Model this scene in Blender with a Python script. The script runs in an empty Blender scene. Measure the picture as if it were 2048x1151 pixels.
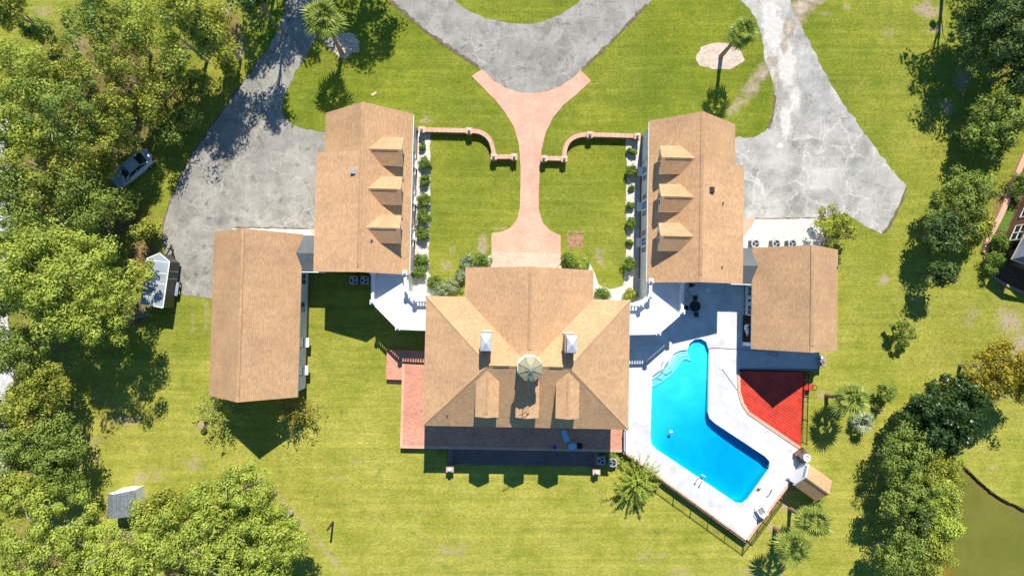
import bpy, math, random
import numpy as np
from mathutils import Matrix, Vector

# ------------------------------------------------------------------ camera, sky, sun, exposure
scene = bpy.context.scene
CAM_H, FOC, TX, TY = 68.0, 1360.0, 0.0268, -0.0131          # metres up, focal length in photo pixels, slight tilt
CR = Matrix.Rotation(TX, 3, 'X') @ Matrix.Rotation(TY, 3, 'Y')
cam_data = bpy.data.cameras.new("camera")
cam = bpy.data.objects.new("camera", cam_data)
scene.collection.objects.link(cam)
cam_data.sensor_width = 36.0
cam_data.lens = 36.0 * FOC / 2048.0
cam_data.clip_start, cam_data.clip_end = 0.5, 2000.0
cam.matrix_world = Matrix.Translation((0, 0, CAM_H)) @ CR.to_4x4()
scene.camera = cam

SUN = Vector((0.105, 0.83, 1.0)).normalized()               # towards the sun
world = bpy.data.worlds.new("World"); scene.world = world; world.use_nodes = True
wn = world.node_tree.nodes
sky = wn.new("ShaderNodeTexSky"); sky.sky_type = 'NISHITA'; sky.sun_disc = False
sky.sun_elevation = math.asin(SUN.z); sky.sun_rotation = math.atan2(SUN.x, SUN.y)
sky.air_density, sky.dust_density, sky.ozone_density = 1.0, 0.0, 2.5
clear = wn.new("ShaderNodeMix"); clear.data_type = 'RGBA'; clear.blend_type = 'MULTIPLY'; clear.inputs[0].default_value = 1.0
clear.inputs[7].default_value = (0.50, 0.95, 1.2, 1.0)                   # very clear, deep blue sky
world.node_tree.links.new(sky.outputs[0], clear.inputs[6]); world.node_tree.links.new(clear.outputs[2], wn["Background"].inputs[0])
wn["Background"].inputs[1].default_value = 0.085
sd = bpy.data.lights.new("sun", 'SUN'); sd.energy = 5.0; sd.angle = math.radians(0.5); sd.color = (1.0, 0.93, 0.82)
so = bpy.data.objects.new("sun", sd); scene.collection.objects.link(so)
so.location = (20, 60, 80); so.rotation_euler = SUN.to_track_quat('Z', 'Y').to_euler()
vs = scene.view_settings
vs.view_transform, vs.look, vs.exposure, vs.gamma, vs.use_curve_mapping = 'Standard', 'None', 0.5, 1.0, False
try:
    scene.cycles.max_bounces = 8; scene.cycles.transparent_max_bounces = 12; scene.cycles.use_denoising = True
except Exception: pass

# ------------------------------------------------------------------ coordinates
def P(px, py, z=0.0):
    """Point at height z that the photo shows at pixel (px, py) of 2048 x 1151."""
    d = CR @ Vector(((px - 1024) / FOC, -(py - 575.5) / FOC, -1.0))
    t = (z - CAM_H) / d.z
    return (d.x * t, d.y * t, z)
ROT = 0.0216
EX, EY = Vector((math.cos(ROT), -math.sin(ROT))), Vector((math.sin(ROT), math.cos(ROT)))
def U(u, v, z=0.0):
    """The estate's own axes: u to the east, v to the north."""
    p = EX * u + EY * v
    return (p.x, p.y, z)
def PX(pts, z=0.0): return [P(a, b, z) for a, b in pts]

# ------------------------------------------------------------------ mesh and object helpers
COL = scene.collection
class Mb:
    def __init__(s): s.v, s.f, s.m = [], [], []
    def face(s, pts, m=0):
        i = len(s.v); s.v += [tuple(p) for p in pts]; s.f.append(tuple(range(i, i + len(pts)))); s.m.append(m); return s
    def hull8(s, p, m=0):
        i = len(s.v); s.v += [tuple(q) for q in p]
        for q in ((3, 2, 1, 0), (4, 5, 6, 7), (0, 1, 5, 4), (1, 2, 6, 5), (2, 3, 7, 6), (3, 0, 4, 7)):
            s.f.append(tuple(i + k for k in q)); s.m.append(m)
        return s
    def box(s, x0, x1, y0, y1, z0, z1, m=0):
        return s.hull8([(x0, y0, z0), (x1, y0, z0), (x1, y1, z0), (x0, y1, z0), (x0, y0, z1), (x1, y0, z1), (x1, y1, z1), (x0, y1, z1)], m)
    def ubox(s, u0, u1, v0, v1, z0, z1, m=0):
        return s.hull8([U(u0, v0, z0), U(u1, v0, z0), U(u1, v1, z0), U(u0, v1, z0), U(u0, v0, z1), U(u1, v0, z1), U(u1, v1, z1), U(u0, v1, z1)], m)
    def bar(s, a, b, w, h, m=0):
        """Box along the line a-b (level width w, height h upward from the line)."""
        a, b = Vector(a), Vector(b); d = b - a
        n = Vector((-d.y, d.x, 0)); n = n.normalized() * w / 2 if n.length > 1e-6 else Vector((w / 2, 0, 0))
        up = Vector((0, 0, h))
        return s.hull8([a - n, b - n, b + n, a + n, a - n + up, b - n + up, b + n + up, a + n + up], m)
    def prism(s, poly, z0, z1, m=0, ms=None, top=True, bottom=False):
        n = len(poly); i = len(s.v)
        ar = sum(poly[k][0] * poly[(k + 1) % n][1] - poly[(k + 1) % n][0] * poly[k][1] for k in range(n))
        if ar < 0: poly = poly[::-1]
        s.v += [(p[0], p[1], z0) for p in poly] + [(p[0], p[1], z1) for p in poly]
        for k in range(n):
            s.f.append((i + k, i + (k + 1) % n, i + n + (k + 1) % n, i + n + k)); s.m.append(m if ms is None else ms)
        if top: s.f.append(tuple(i + n + k for k in range(n))); s.m.append(m)
        if bottom: s.f.append(tuple(i + k for k in reversed(range(n)))); s.m.append(m)
        return s
    def tube(s, pts, rad, n=6, m=0, cap=True):
        pts = [Vector(p) for p in pts]
        if not hasattr(rad, '__len__'): rad = [rad] * len(pts)
        i0 = len(s.v)
        for k, p in enumerate(pts):
            d = (pts[min(k + 1, len(pts) - 1)] - pts[max(k - 1, 0)]).normalized()
            a = d.cross(Vector((0, 0, 1)) if abs(d.z) < 0.9 else Vector((1, 0, 0))).normalized(); b = d.cross(a)
            for j in range(n):
                t = 2 * math.pi * j / n
                s.v.append(tuple(p + (a * math.cos(t) + b * math.sin(t)) * rad[k]))
        for k in range(len(pts) - 1):
            for j in range(n):
                s.f.append((i0 + k * n + j, i0 + k * n + (j + 1) % n, i0 + (k + 1) * n + (j + 1) % n, i0 + (k + 1) * n + j)); s.m.append(m)
        if cap:
            s.f.append(tuple(i0 + j for j in reversed(range(n)))); s.m.append(m)
            s.f.append(tuple(i0 + (len(pts) - 1) * n + j for j in range(n))); s.m.append(m)
        return s
    def lathe(s, prof, c=(0, 0, 0), n=10, m=0, ph=0.0):
        i0 = len(s.v)
        for r, z in prof:
            for j in range(n):
                t = 2 * math.pi * j / n + ph
                s.v.append((c[0] + r * math.cos(t), c[1] + r * math.sin(t), c[2] + z))
        for k in range(len(prof) - 1):
            for j in range(n):
                s.f.append((i0 + k * n + j, i0 + k * n + (j + 1) % n, i0 + (k + 1) * n + (j + 1) % n, i0 + (k + 1) * n + j)); s.m.append(m)
        s.f.append(tuple(i0 + (len(prof) - 1) * n + j for j in range(n))); s.m.append(m)
        s.f.append(tuple(i0 + j for j in reversed(range(n)))); s.m.append(m)
        return s

def mesh_of(name, mb, mats, off=(0, 0, 0), smooth=False):
    me = bpy.data.meshes.new(name)
    me.from_pydata([(a - off[0], b - off[1], c - off[2]) for a, b, c in mb.v], [], mb.f)
    for m in (mats if isinstance(mats, (list, tuple)) else [mats]): me.materials.append(m)
    me.polygons.foreach_set("material_index", mb.m)
    uv = me.uv_layers.new(name="UVMap")
    buf = np.zeros(len(me.loops) * 2)
    for p in me.polygons:                                    # metric uv: u level along the face, v up its slope
        n = p.normal
        if abs(n.z) > 0.999: a, b = Vector((EX.x, EX.y, 0)), Vector((EY.x, EY.y, 0))
        else:
            a = Vector((-n.y, n.x, 0)).normalized(); b = n.cross(a)
        for li in p.loop_indices:
            c = Vector(mb.v[me.loops[li].vertex_index])
            buf[2 * li], buf[2 * li + 1] = c.dot(a), c.dot(b)
    uv.data.foreach_set("uv", buf)
    if smooth: me.polygons.foreach_set("use_smooth", [True] * len(me.polygons))
    me.update()
    return me
BASE = {}
def link(name, me, parent=None, loc=None):
    o = bpy.data.objects.new(name, me); COL.objects.link(o)
    if parent is not None: o.parent = parent
    if loc is not None: o.location = loc
    return o
def tag(o, label=None, cat=None, group=None, kind=None):
    if label: o["label"] = label
    if cat: o["category"] = cat
    if group: o["group"] = group
    if kind: o["kind"] = kind
    return o
def thing(name, label, cat, loc=(0, 0, 0), group=None, rz=0.0, scale=1.0):
    o = bpy.data.objects.new(name, None); COL.objects.link(o)
    o.empty_display_size = 0.3
    o.location = loc; o.rotation_euler = (0, 0, rz); o.scale = (scale,) * 3
    BASE[o.name] = tuple(loc)
    return tag(o, label, cat, group)
def part(name, mb, mats, parent, smooth=False, kind=None, label=None):
    """mb in world coordinates, hung under parent."""
    off = BASE.get(parent.name, (0, 0, 0))
    o = link(name, mesh_of(name, mb, mats, off, smooth), parent)
    BASE[o.name] = off
    return tag(o, label, kind=kind)
def lpart(name, mb, mats, parent, smooth=False, kind=None):
    """mb in the parent's own coordinates."""
    o = link(name, mesh_of(name, mb, mats, (0, 0, 0), smooth), parent)
    return tag(o, kind=kind)
def solo(name, mb, mats, label, cat, group=None, smooth=False):
    xs = np.array(mb.v); c = (xs[:, 0].mean(), xs[:, 1].mean(), xs[:, 2].min())
    o = link(name, mesh_of(name, mb, mats, c, smooth), None, c)
    return tag(o, label, cat, group)
def setting(name, mb, mats, kind="structure"):
    return tag(link(name, mesh_of(name, mb, mats)), kind=kind)
def copy_tree(o, parent=None):
    c = o.copy(); COL.objects.link(c); c.parent = parent
    for ch in o.children: copy_tree(ch, c)
    return c

def chaikin(pts, it=2, closed=True):
    for _ in range(it):
        out = []; n = len(pts)
        for k in range(n if closed else n - 1):
            a, b = pts[k], pts[(k + 1) % n]
            out += [tuple(a[i] * .75 + b[i] * .25 for i in range(len(a))), tuple(a[i] * .25 + b[i] * .75 for i in range(len(a)))]
        pts = out if closed else [pts[0]] + out + [pts[-1]]
    return pts
def rough(poly, step=0.35, amp=0.07, seed=1):
    rng = random.Random(seed); out = []; n = len(poly)
    for k in range(n):
        a, b = poly[k], poly[(k + 1) % n]
        L = math.hypot(b[0] - a[0], b[1] - a[1]); m = max(1, int(L / step))
        for j in range(m):
            t = j / m; out.append((a[0] + (b[0] - a[0]) * t + rng.gauss(0, amp), a[1] + (b[1] - a[1]) * t + rng.gauss(0, amp)))
    return out
def inside(x, y, poly):
    r = np.zeros(np.shape(x), bool); n = len(poly)
    for k in range(n):
        x0, y0 = poly[k][:2]; x1, y1 = poly[(k + 1) % n][:2]
        if y0 == y1: continue
        c = ((y0 > y) != (y1 > y)) & (x < (x1 - x0) * (y - y0) / (y1 - y0) + x0)
        r ^= c
    return r

# ------------------------------------------------------------------ materials
def mat(name):
    m = bpy.data.materials.new(name); m.use_nodes = True
    nt = m.node_tree; b = nt.nodes["Principled BSDF"]
    return m, nt, b
def N(nt, t, **kw):
    n = nt.nodes.new(t)
    for k, v in kw.items():
        if k in n.inputs: n.inputs[k].default_value = v
        else: setattr(n, k, v)
    return n
def L(nt, a, b): nt.links.new(a, b)
def ramp(nt, fac, stops):
    r = nt.nodes.new("ShaderNodeValToRGB"); e = r.color_ramp.elements
    while len(e) < len(stops): e.new(0.5)
    for k, (p, c) in enumerate(stops):
        e[k].position = p; e[k].color = (c, c, c, 1) if not hasattr(c, '__len__') else (*c, 1)
    L(nt, fac, r.inputs[0]); return r.outputs[0]
def mix(nt, f, a, b, mode='MIX'):
    m = nt.nodes.new("ShaderNodeMix"); m.data_type = 'RGBA'; m.blend_type = mode
    for s, v in ((0, f), (6, a), (7, b)):
        if hasattr(v, 'default_value') or hasattr(v, 'links'): L(nt, v, m.inputs[s])
        else: m.inputs[s].default_value = v if not hasattr(v, '__len__') else (*v, 1)
    return m.outputs[2]
def mth(nt, op, a, b=0.0):
    m = nt.nodes.new("ShaderNodeMath"); m.operation = op
    for s, v in ((0, a), (1, b)):
        if hasattr(v, 'links'): L(nt, v, m.inputs[s])
        else: m.inputs[s].default_value = v
    return m.outputs[0]
def noise(nt, co, scale, detail=4.0, rough_=0.55, dist=0.0):
    n = N(nt, "ShaderNodeTexNoise", Scale=scale, Detail=detail, Roughness=rough_, Distortion=dist); L(nt, co, n.inputs["Vector"]); return n.outputs[0]
def pos(nt): return nt.nodes.new("ShaderNodeNewGeometry").outputs["Position"]
def uvn(nt): return nt.nodes.new("ShaderNodeTexCoord").outputs["UV"]
def scl(nt, co, v):
    m = nt.nodes.new("ShaderNodeMapping"); m.inputs["Scale"].default_value = v; L(nt, co, m.inputs[0]); return m.outputs[0]
def bump(nt, b, h, s=0.3, d=0.02):
    n = N(nt, "ShaderNodeBump", Strength=s, Distance=d); L(nt, h, n.inputs["Height"]); L(nt, n.outputs[0], b.inputs["Normal"])

def simple(name, col, rough_=0.6, var=0.12, sc=3.0, metal=0.0, bmp=0.0, spec=0.3):
    m, nt, b = mat(name)
    co = pos(nt)
    f = noise(nt, co, sc, 5)
    c = mix(nt, ramp(nt, f, [(0.3, 0.0), (0.7, 1.0)]), [x * (1 - var) for x in col], [min(1, x * (1 + var)) for x in col])
    L(nt, c, b.inputs["Base Color"]); b.inputs["Roughness"].default_value = rough_
    b.inputs["Metallic"].default_value = metal; b.inputs["Specular IOR Level"].default_value = spec
    if bmp: bump(nt, b, noise(nt, co, sc * 6, 4), bmp, 0.02)
    return m

def make_shingle(name, c1, c2, dark, row=0.19):
    m, nt, b = mat(name)
    uv = uvn(nt)
    br = N(nt, "ShaderNodeTexBrick", Scale=1.0); br.offset = 0.5
    br.inputs["Brick Width"].default_value = 0.34; br.inputs["Row Height"].default_value = row
    br.inputs["Mortar Size"].default_value = 0.012; br.inputs["Mortar Smooth"].default_value = 0.3; br.inputs["Bias"].default_value = 0.0
    br.inputs["Color1"].default_value = (*c1, 1); br.inputs["Color2"].default_value = (*c2, 1); br.inputs["Mortar"].default_value = (*dark, 1)
    L(nt, uv, br.inputs["Vector"])
    big = ramp(nt, noise(nt, uv, 0.35, 5), [(0.3, (0.86, 0.86, 0.88)), (0.7, (1.08, 1.06, 1.02))])
    c = mix(nt, 1.0, br.outputs["Color"], big, 'MULTIPLY')
    fine = ramp(nt, noise(nt, scl(nt, uv, (3.2, 6.5, 1)), 1.0, 2), [(0.35, (0.90, 0.89, 0.88)), (0.65, (1.10, 1.10, 1.10))])
    c = mix(nt, 1.0, c, fine, 'MULTIPLY')
    c = mix(nt, 1.0, c, ramp(nt, noise(nt, scl(nt, uv, (1.6, 0.16, 1)), 1.0, 5, 0.6), [(0.34, (0.95, 0.945, 0.94)), (0.66, (1.04, 1.035, 1.03))]), 'MULTIPLY')
    L(nt, c, b.inputs["Base Color"]); b.inputs["Roughness"].default_value = 0.9; b.inputs["Specular IOR Level"].default_value = 0.15
    # each course overlaps the one below: a saw-tooth up the slope
    sp = nt.nodes.new("ShaderNodeSeparateXYZ"); L(nt, uv, sp.inputs[0])
    saw = mth(nt, 'FRACT', mth(nt, 'DIVIDE', sp.outputs[1], row))
    h = mth(nt, 'ADD', mth(nt, 'MULTIPLY', mth(nt, 'SUBTRACT', 1.0, saw), 0.7), mth(nt, 'MULTIPLY', noise(nt, uv, 18, 2), 0.5))
    bump(nt, b, h, 0.4, 0.02)
    return m
SHINGLE = make_shingle("tan_shingles", (0.58, 0.372, 0.213), (0.51, 0.315, 0.170), (0.42, 0.26, 0.14))
GREYSHINGLE = make_shingle("grey_shingles", (0.20, 0.23, 0.26), (0.15, 0.18, 0.21), (0.08, 0.1, 0.12))

def make_grass():
    m, nt, b = mat("lawn_grass")
    co = pos(nt)
    at = N(nt, "ShaderNodeAttribute", attribute_name="ground"); sp = nt.nodes.new("ShaderNodeSeparateColor"); L(nt, at.outputs["Color"], sp.inputs[0])
    green = mix(nt, ramp(nt, noise(nt, co, 0.16, 6, 0.62), [(0.36, 0), (0.64, 1)]), (0.102, 0.158, 0.012), (0.205, 0.240, 0.020))
    yell = mix(nt, ramp(nt, noise(nt, co, 0.2, 7, 0.66), [(0.36, 0), (0.64, 1)]), (0.275, 0.292, 0.040), (0.400, 0.378, 0.078))
    c = mix(nt, sp.outputs[1], green, yell)
    # mower passes and blade-scale mottling
    wv = N(nt, "ShaderNodeTexWave", Scale=0.31, Distortion=6.0, Detail=3.0); wv.inputs["Detail Scale"].default_value = 0.5; wv.bands_direction = 'Y'; L(nt, co, wv.inputs["Vector"])
    c = mix(nt, 1.0, c, ramp(nt, wv.outputs[1], [(0.2, (0.97, 0.975, 0.97)), (0.8, (1.03, 1.025, 1.025))]), 'MULTIPLY')
    f1 = noise(nt, scl(nt, co, (1.0, 1.7, 1)), 3.2, 5, 0.75)
    c = mix(nt, 1.0, c, ramp(nt, f1, [(0.28, (0.60, 0.63, 0.56)), (0.5, (0.97, 0.97, 0.97)), (0.74, (1.36, 1.31, 1.34))]), 'MULTIPLY')
    f2 = noise(nt, co, 0.9, 4, 0.7)
    c = mix(nt, 1.0, c, ramp(nt, f2, [(0.3, (0.85, 0.88, 0.8)), (0.65, (1.1, 1.07, 1.15))]), 'MULTIPLY')
    st = noise(nt, scl(nt, co, (0.10, 2.6, 1)), 1.0, 5, 0.65, 0.3)
    c = mix(nt, 1.0, c, ramp(nt, st, [(0.3, (0.82, 0.85, 0.80)), (0.7, (1.15, 1.12, 1.15))]), 'MULTIPLY')
    rt_ = nt.nodes.new("ShaderNodeMapping"); rt_.inputs["Rotation"].default_value = (0, 0, 0.18); rt_.inputs["Scale"].default_value = (0.05, 0.9, 1); L(nt, co, rt_.inputs[0])
    c = mix(nt, 1.0, c, ramp(nt, noise(nt, rt_.outputs[0], 1.0, 3, 0.5), [(0.35, (0.93, 0.94, 0.92)), (0.65, (1.06, 1.05, 1.06))]), 'MULTIPLY')
    wd = ramp(nt, noise(nt, co, 0.55, 7, 0.7, 0.5), [(0.56, 0.0), (0.68, 0.5)])
    c = mix(nt, wd, c, (0.085, 0.165, 0.022))
    # dry straw flecks, denser where the lawn is poor
    fl = ramp(nt, noise(nt, co, 2.3, 7, 0.85, 0.6), [(0.55, 0.0), (0.67, 0.65)])
    c = mix(nt, fl, c, (0.36, 0.29, 0.10))
    wh = ramp(nt, noise(nt, co, 6.0, 2, 0.5), [(0.775, 0.0), (0.80, 0.8)])
    c = mix(nt, wh, c, (0.55, 0.52, 0.35))
    # bare sandy soil where the attribute says so, broken up by noise
    br = mth(nt, 'ADD', sp.outputs[0], mth(nt, 'MULTIPLY', mth(nt, 'SUBTRACT', noise(nt, co, 1.1, 7, 0.72), 0.5), 1.5))
    soil = mix(nt, noise(nt, co, 4.0, 6, 0.7), (0.20, 0.145, 0.085), (0.56, 0.46, 0.32))
    c = mix(nt, ramp(nt, br, [(0.36, 0.0), (0.80, 0.92)]), c, soil)
    # leaf litter below the trees
    lt = mth(nt, 'ADD', sp.outputs[2], mth(nt, 'MULTIPLY', mth(nt, 'SUBTRACT', noise(nt, co, 0.8, 7, 0.75), 0.5), 1.3))
    lit = mix(nt, ramp(nt, noise(nt, co, 3.4, 6, 0.8), [(0.35, 0), (0.65, 1)]), (0.06, 0.038, 0.02), (0.33, 0.20, 0.10))
    c = mix(nt, ramp(nt, lt, [(0.4, 0.0), (0.7, 0.9)]), c, lit)
    L(nt, c, b.inputs["Base Color"]); b.inputs["Roughness"].default_value = 0.95; b.inputs["Specular IOR Level"].default_value = 0.08
    bump(nt, b, noise(nt, co, 6.0, 6, 0.8), 0.75, 0.09)
    return m
GRASS = make_grass()

def make_asphalt(name, lo, hi, crack, sc=0.8, wash=0.35, dark=0.6):
    m, nt, b = mat(name)
    co = pos(nt)
    w = nt.nodes.new("ShaderNodeVectorMath"); w.operation = 'MULTIPLY_ADD'
    nn = N(nt, "ShaderNodeTexNoise", Scale=0.9, Detail=6.0, Roughness=0.7); L(nt, co, nn.inputs["Vector"])
    L(nt, nn.outputs["Color"], w.inputs[0]); w.inputs[1].default_value = (1.7, 1.7, 0); L(nt, co, w.inputs[2])
    base = mix(nt, ramp(nt, noise(nt, co, 0.42, 8, 0.7, 0.3), [(0.36, 0), (0.62, 1)]), lo, hi)
    base = mix(nt, 1.0, base, ramp(nt, noise(nt, co, 4.5, 6, 0.8), [(0.3, (0.80, 0.80, 0.80)), (0.7, (1.16, 1.16, 1.16))]), 'MULTIPLY')
    def net(scale, wd, strength, mlo, mhi, ms, off):
        v = N(nt, "ShaderNodeTexVoronoi", Scale=scale, feature='DISTANCE_TO_EDGE'); L(nt, w.outputs[0], v.inputs["Vector"])
        mp = nt.nodes.new("ShaderNodeMapping"); mp.inputs["Location"].default_value = (off, off * 1.7, 0); L(nt, co, mp.inputs[0])
        return mth(nt, 'MULTIPLY', ramp(nt, v.outputs["Distance"], [(wd * 0.2, strength), (wd, 0.0)]), ramp(nt, noise(nt, mp.outputs[0], ms, 4, 0.6), [(mlo, 0.0), (mhi, 1.0)]))
    # slabs between cracks differ a little in tone
    vc = N(nt, "ShaderNodeTexVoronoi", Scale=sc); L(nt, w.outputs[0], vc.inputs["Vector"])
    g = nt.nodes.new("ShaderNodeRGBToBW"); L(nt, vc.outputs["Color"], g.inputs[0])
    base = mix(nt, ramp(nt, noise(nt, co, 0.2, 3), [(0.44, 0.0), (0.58, 0.7)]), base, mix(nt, 1.0, base, ramp(nt, g.outputs[0], [(0.2, (0.72, 0.73, 0.73)), (0.8, (1.12, 1.12, 1.12))]), 'MULTIPLY'))
    c = mix(nt, net(sc, 0.07, 0.24, 0.44, 0.60, 0.25, 3.0), base, crack)
    c = mix(nt, net(sc, 0.016, 0.72, 0.42, 0.54, 0.25, 3.0), c, crack)
    c = mix(nt, net(sc * 2.2, 0.032, 0.5, 0.44, 0.60, 0.22, 11.0), c, crack)
    c = mix(nt, net(sc * 0.4, 0.006, 0.7, 0.48, 0.56, 0.3, 7.0), c, (0.08, 0.075, 0.06))
    c = mix(nt, ramp(nt, noise(nt, co, 1.1, 3, 0.5, 0.3), [(0.60, 0.0), (0.70, dark)]), c, [x * 0.45 for x in lo])
    c = mix(nt, ramp(nt, noise(nt, co, 0.13, 6, 0.65), [(0.48, 0.0), (0.70, wash)]), c, crack)
    at = N(nt, "ShaderNodeAttribute", attribute_name="chalk")
    c = mix(nt, ramp(nt, mth(nt, 'ADD', at.outputs["Fac"], mth(nt, 'MULTIPLY', mth(nt, 'SUBTRACT', noise(nt, co, 0.5, 6, 0.7), 0.5), 1.2)), [(0.35, 0.0), (0.75, 0.9)]), c, (0.74, 0.72, 0.67))
    L(nt, c, b.inputs["Base Color"]); b.inputs["Roughness"].default_value = 0.9; b.inputs["Specular IOR Level"].default_value = 0.2
    bump(nt, b, noise(nt, co, 14, 5, 0.7), 0.3, 0.02)
    return m
ASPHALT = make_asphalt("cracked_asphalt", (0.205, 0.198, 0.178), (0.325, 0.312, 0.280), (0.47, 0.452, 0.405))
ASPHALT_R = make_asphalt("pale_cracked_asphalt", (0.255, 0.25, 0.23), (0.41, 0.40, 0.37), (0.61, 0.595, 0.545), 0.5, 0.7, 0.3)

def make_brick(name, c1, c2, mort, bw=0.22, rh=0.075, ms=0.012, dirt=(0.1, 0.08, 0.07), dirtamt=0.4, bias=0.0):
    m, nt, b = mat(name)
    uv = uvn(nt)
    br = N(nt, "ShaderNodeTexBrick", Scale=1.0); br.offset = 0.5
    for k, v in (("Brick Width", bw), ("Row Height", rh), ("Mortar Size", ms), ("Bias", bias)): br.inputs[k].default_value = v
    br.inputs["Color1"].default_value = (*c1, 1); br.inputs["Color2"].default_value = (*c2, 1); br.inputs["Mortar"].default_value = (*mort, 1)
    L(nt, uv, br.inputs["Vector"])
    c = mix(nt, 1.0, br.outputs["Color"], ramp(nt, noise(nt, uv, 0.5, 6, 0.65), [(0.3, (0.82, 0.8, 0.8)), (0.7, (1.12, 1.12, 1.12))]), 'MULTIPLY')
    c = mix(nt, 1.0, c, ramp(nt, noise(nt, uv, 5.0, 4, 0.7), [(0.3, (0.85, 0.84, 0.84)), (0.7, (1.12, 1.12, 1.12))]), 'MULTIPLY')
    c = mix(nt, ramp(nt, noise(nt, uv, 1.3, 7, 0.75), [(0.56, 0.0), (0.75, dirtamt)]), c, dirt)
    L(nt, c, b.inputs["Base Color"]); b.inputs["Roughness"].default_value = 0.85; b.inputs["Specular IOR Level"].default_value = 0.2
    bump(nt, b, br.outputs["Fac"], -0.4, 0.01)
    return m
PATHBRICK = make_brick("pink_brick_paving", (0.70, 0.385, 0.275), (0.63, 0.325, 0.225), (0.62, 0.43, 0.33), 0.24, 0.12, 0.014, (0.45, 0.33, 0.26), 0.4)
STEPBRICK = make_brick("pale_worn_brick", (0.72, 0.53, 0.41), (0.65, 0.44, 0.33), (0.45, 0.35, 0.28), 0.24, 0.10, 0.014, (0.2, 0.17, 0.15), 0.6)
TERRBRICK = make_brick("red_terrace_brick", (0.66, 0.30, 0.20), (0.53, 0.215, 0.14), (0.50, 0.32, 0.24), 0.30, 0.15, 0.016, (0.12, 0.08, 0.075), 0.8)
DARKSTEP = make_brick("dark_weathered_brick", (0.26, 0.18, 0.16), (0.21, 0.145, 0.13), (0.13, 0.1, 0.095), 0.22, 0.11, 0.014, (0.07, 0.06, 0.055), 0.7)
WALLBRICK = make_brick("garden_wall_brick", (0.46, 0.22, 0.125), (0.38, 0.17, 0.095), (0.45, 0.35, 0.27), 0.22, 0.075, 0.012, (0.1, 0.07, 0.05), 0.3)
CAPBRICK = make_brick("brick_on_edge_coping", (0.64, 0.41, 0.29), (0.57, 0.34, 0.23), (0.55, 0.42, 0.32), 0.075, 0.4, 0.01, (0.3, 0.2, 0.14), 0.3)
HOUSEBRICK = make_brick("brown_house_brick", (0.24, 0.095, 0.06), (0.19, 0.075, 0.05), (0.25, 0.16, 0.12))

WHITE = simple("white_paint", (0.80, 0.80, 0.78), 0.5, 0.04, 2.0)
SIDING = simple("white_siding", (0.74, 0.75, 0.75), 0.6, 0.05, 1.5)
CONCRETE = simple("white_pool_concrete", (0.56, 0.57, 0.568), 0.8, 0.17, 0.9, bmp=0.15)
TERRFLOOR = simple("white_terrace_coating", (0.68, 0.69, 0.69), 0.7, 0.06, 1.2)
PATIO = simple("grey_patio_concrete", (0.44, 0.47, 0.48), 0.8, 0.1, 1.0)
GLASS = simple("dark_window_glass", (0.015, 0.022, 0.028), 0.06, 0.1, 1.0, spec=0.6)
SLATEMETAL = simple("slate_membrane_roof", (0.095, 0.108, 0.118), 0.55, 0.18, 0.9)
FLASH = simple("grey_flashing", (0.22, 0.23, 0.24), 0.5, 0.2, 2.0)
IRON = simple("black_iron", (0.012, 0.012, 0.013), 0.45, 0.2, 4.0)
STEEL = simple("galvanised_steel", (0.62, 0.64, 0.66), 0.32, 0.1, 2.0, metal=0.85)
CAPMETAL = simple("zinc_chimney_cap", (0.60, 0.63, 0.66), 0.4, 0.12, 2.5, metal=0.3)
CUPMETAL = simple("beige_standing_metal", (0.34, 0.31, 0.205), 0.45, 0.08, 2.0, metal=0.15)
CHIMNEY = make_brick("pale_chimney_brick", (0.56, 0.46, 0.38), (0.48, 0.38, 0.31), (0.5, 0.46, 0.42))
REDWOOD = simple("red_deck_paint", (0.58, 0.05, 0.026), 0.55, 0.22, 1.6, bmp=0.1)
REDWOOD2 = simple("faded_red_deck_paint", (0.50, 0.05, 0.03), 0.65, 0.3, 1.6, bmp=0.1)
BARK = simple("grey_bark", (0.20, 0.155, 0.115), 0.95, 0.3, 6.0, bmp=0.6)
PALEBARK = simple("pale_bark", (0.42, 0.36, 0.29), 0.95, 0.25, 6.0, bmp=0.4)
PALMBARK = simple("palm_trunk", (0.30, 0.20, 0.13), 0.95, 0.3, 8.0, bmp=0.7)
SOIL = simple("dark_mulch", (0.10, 0.062, 0.036), 0.95, 0.4, 5.0, bmp=0.6)
RUBBER = simple("black_rubber", (0.02, 0.02, 0.02), 0.8, 0.2, 4.0)
PLASTIC = simple("white_plastic", (0.78, 0.79, 0.80), 0.4, 0.03, 2.0)
BLUEPL = simple("blue_plastic", (0.03, 0.10, 0.62), 0.35, 0.1, 2.0)
SHADEPL = simple("shade_tinted_white_plastic", (0.30, 0.50, 0.72), 0.35, 0.05, 2.0)  # white plastic, with the blue cast of shade put into its colour
DARKPL = simple("dark_resin", (0.02, 0.022, 0.025), 0.5, 0.2, 3.0)
ACGREY = simple("condenser_casing", (0.42, 0.43, 0.42), 0.5, 0.08, 3.0, metal=0.2)
WOOD = simple("weathered_wood", (0.34, 0.26, 0.19), 0.85, 0.2, 5.0)
DARKWOOD = simple("dark_creosoted_wood", (0.05, 0.04, 0.03), 0.85, 0.3, 5.0)
LITTER = simple("brown_pine_straw", (0.33, 0.19, 0.11), 0.95, 0.35, 3.0, bmp=0.6)

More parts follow.
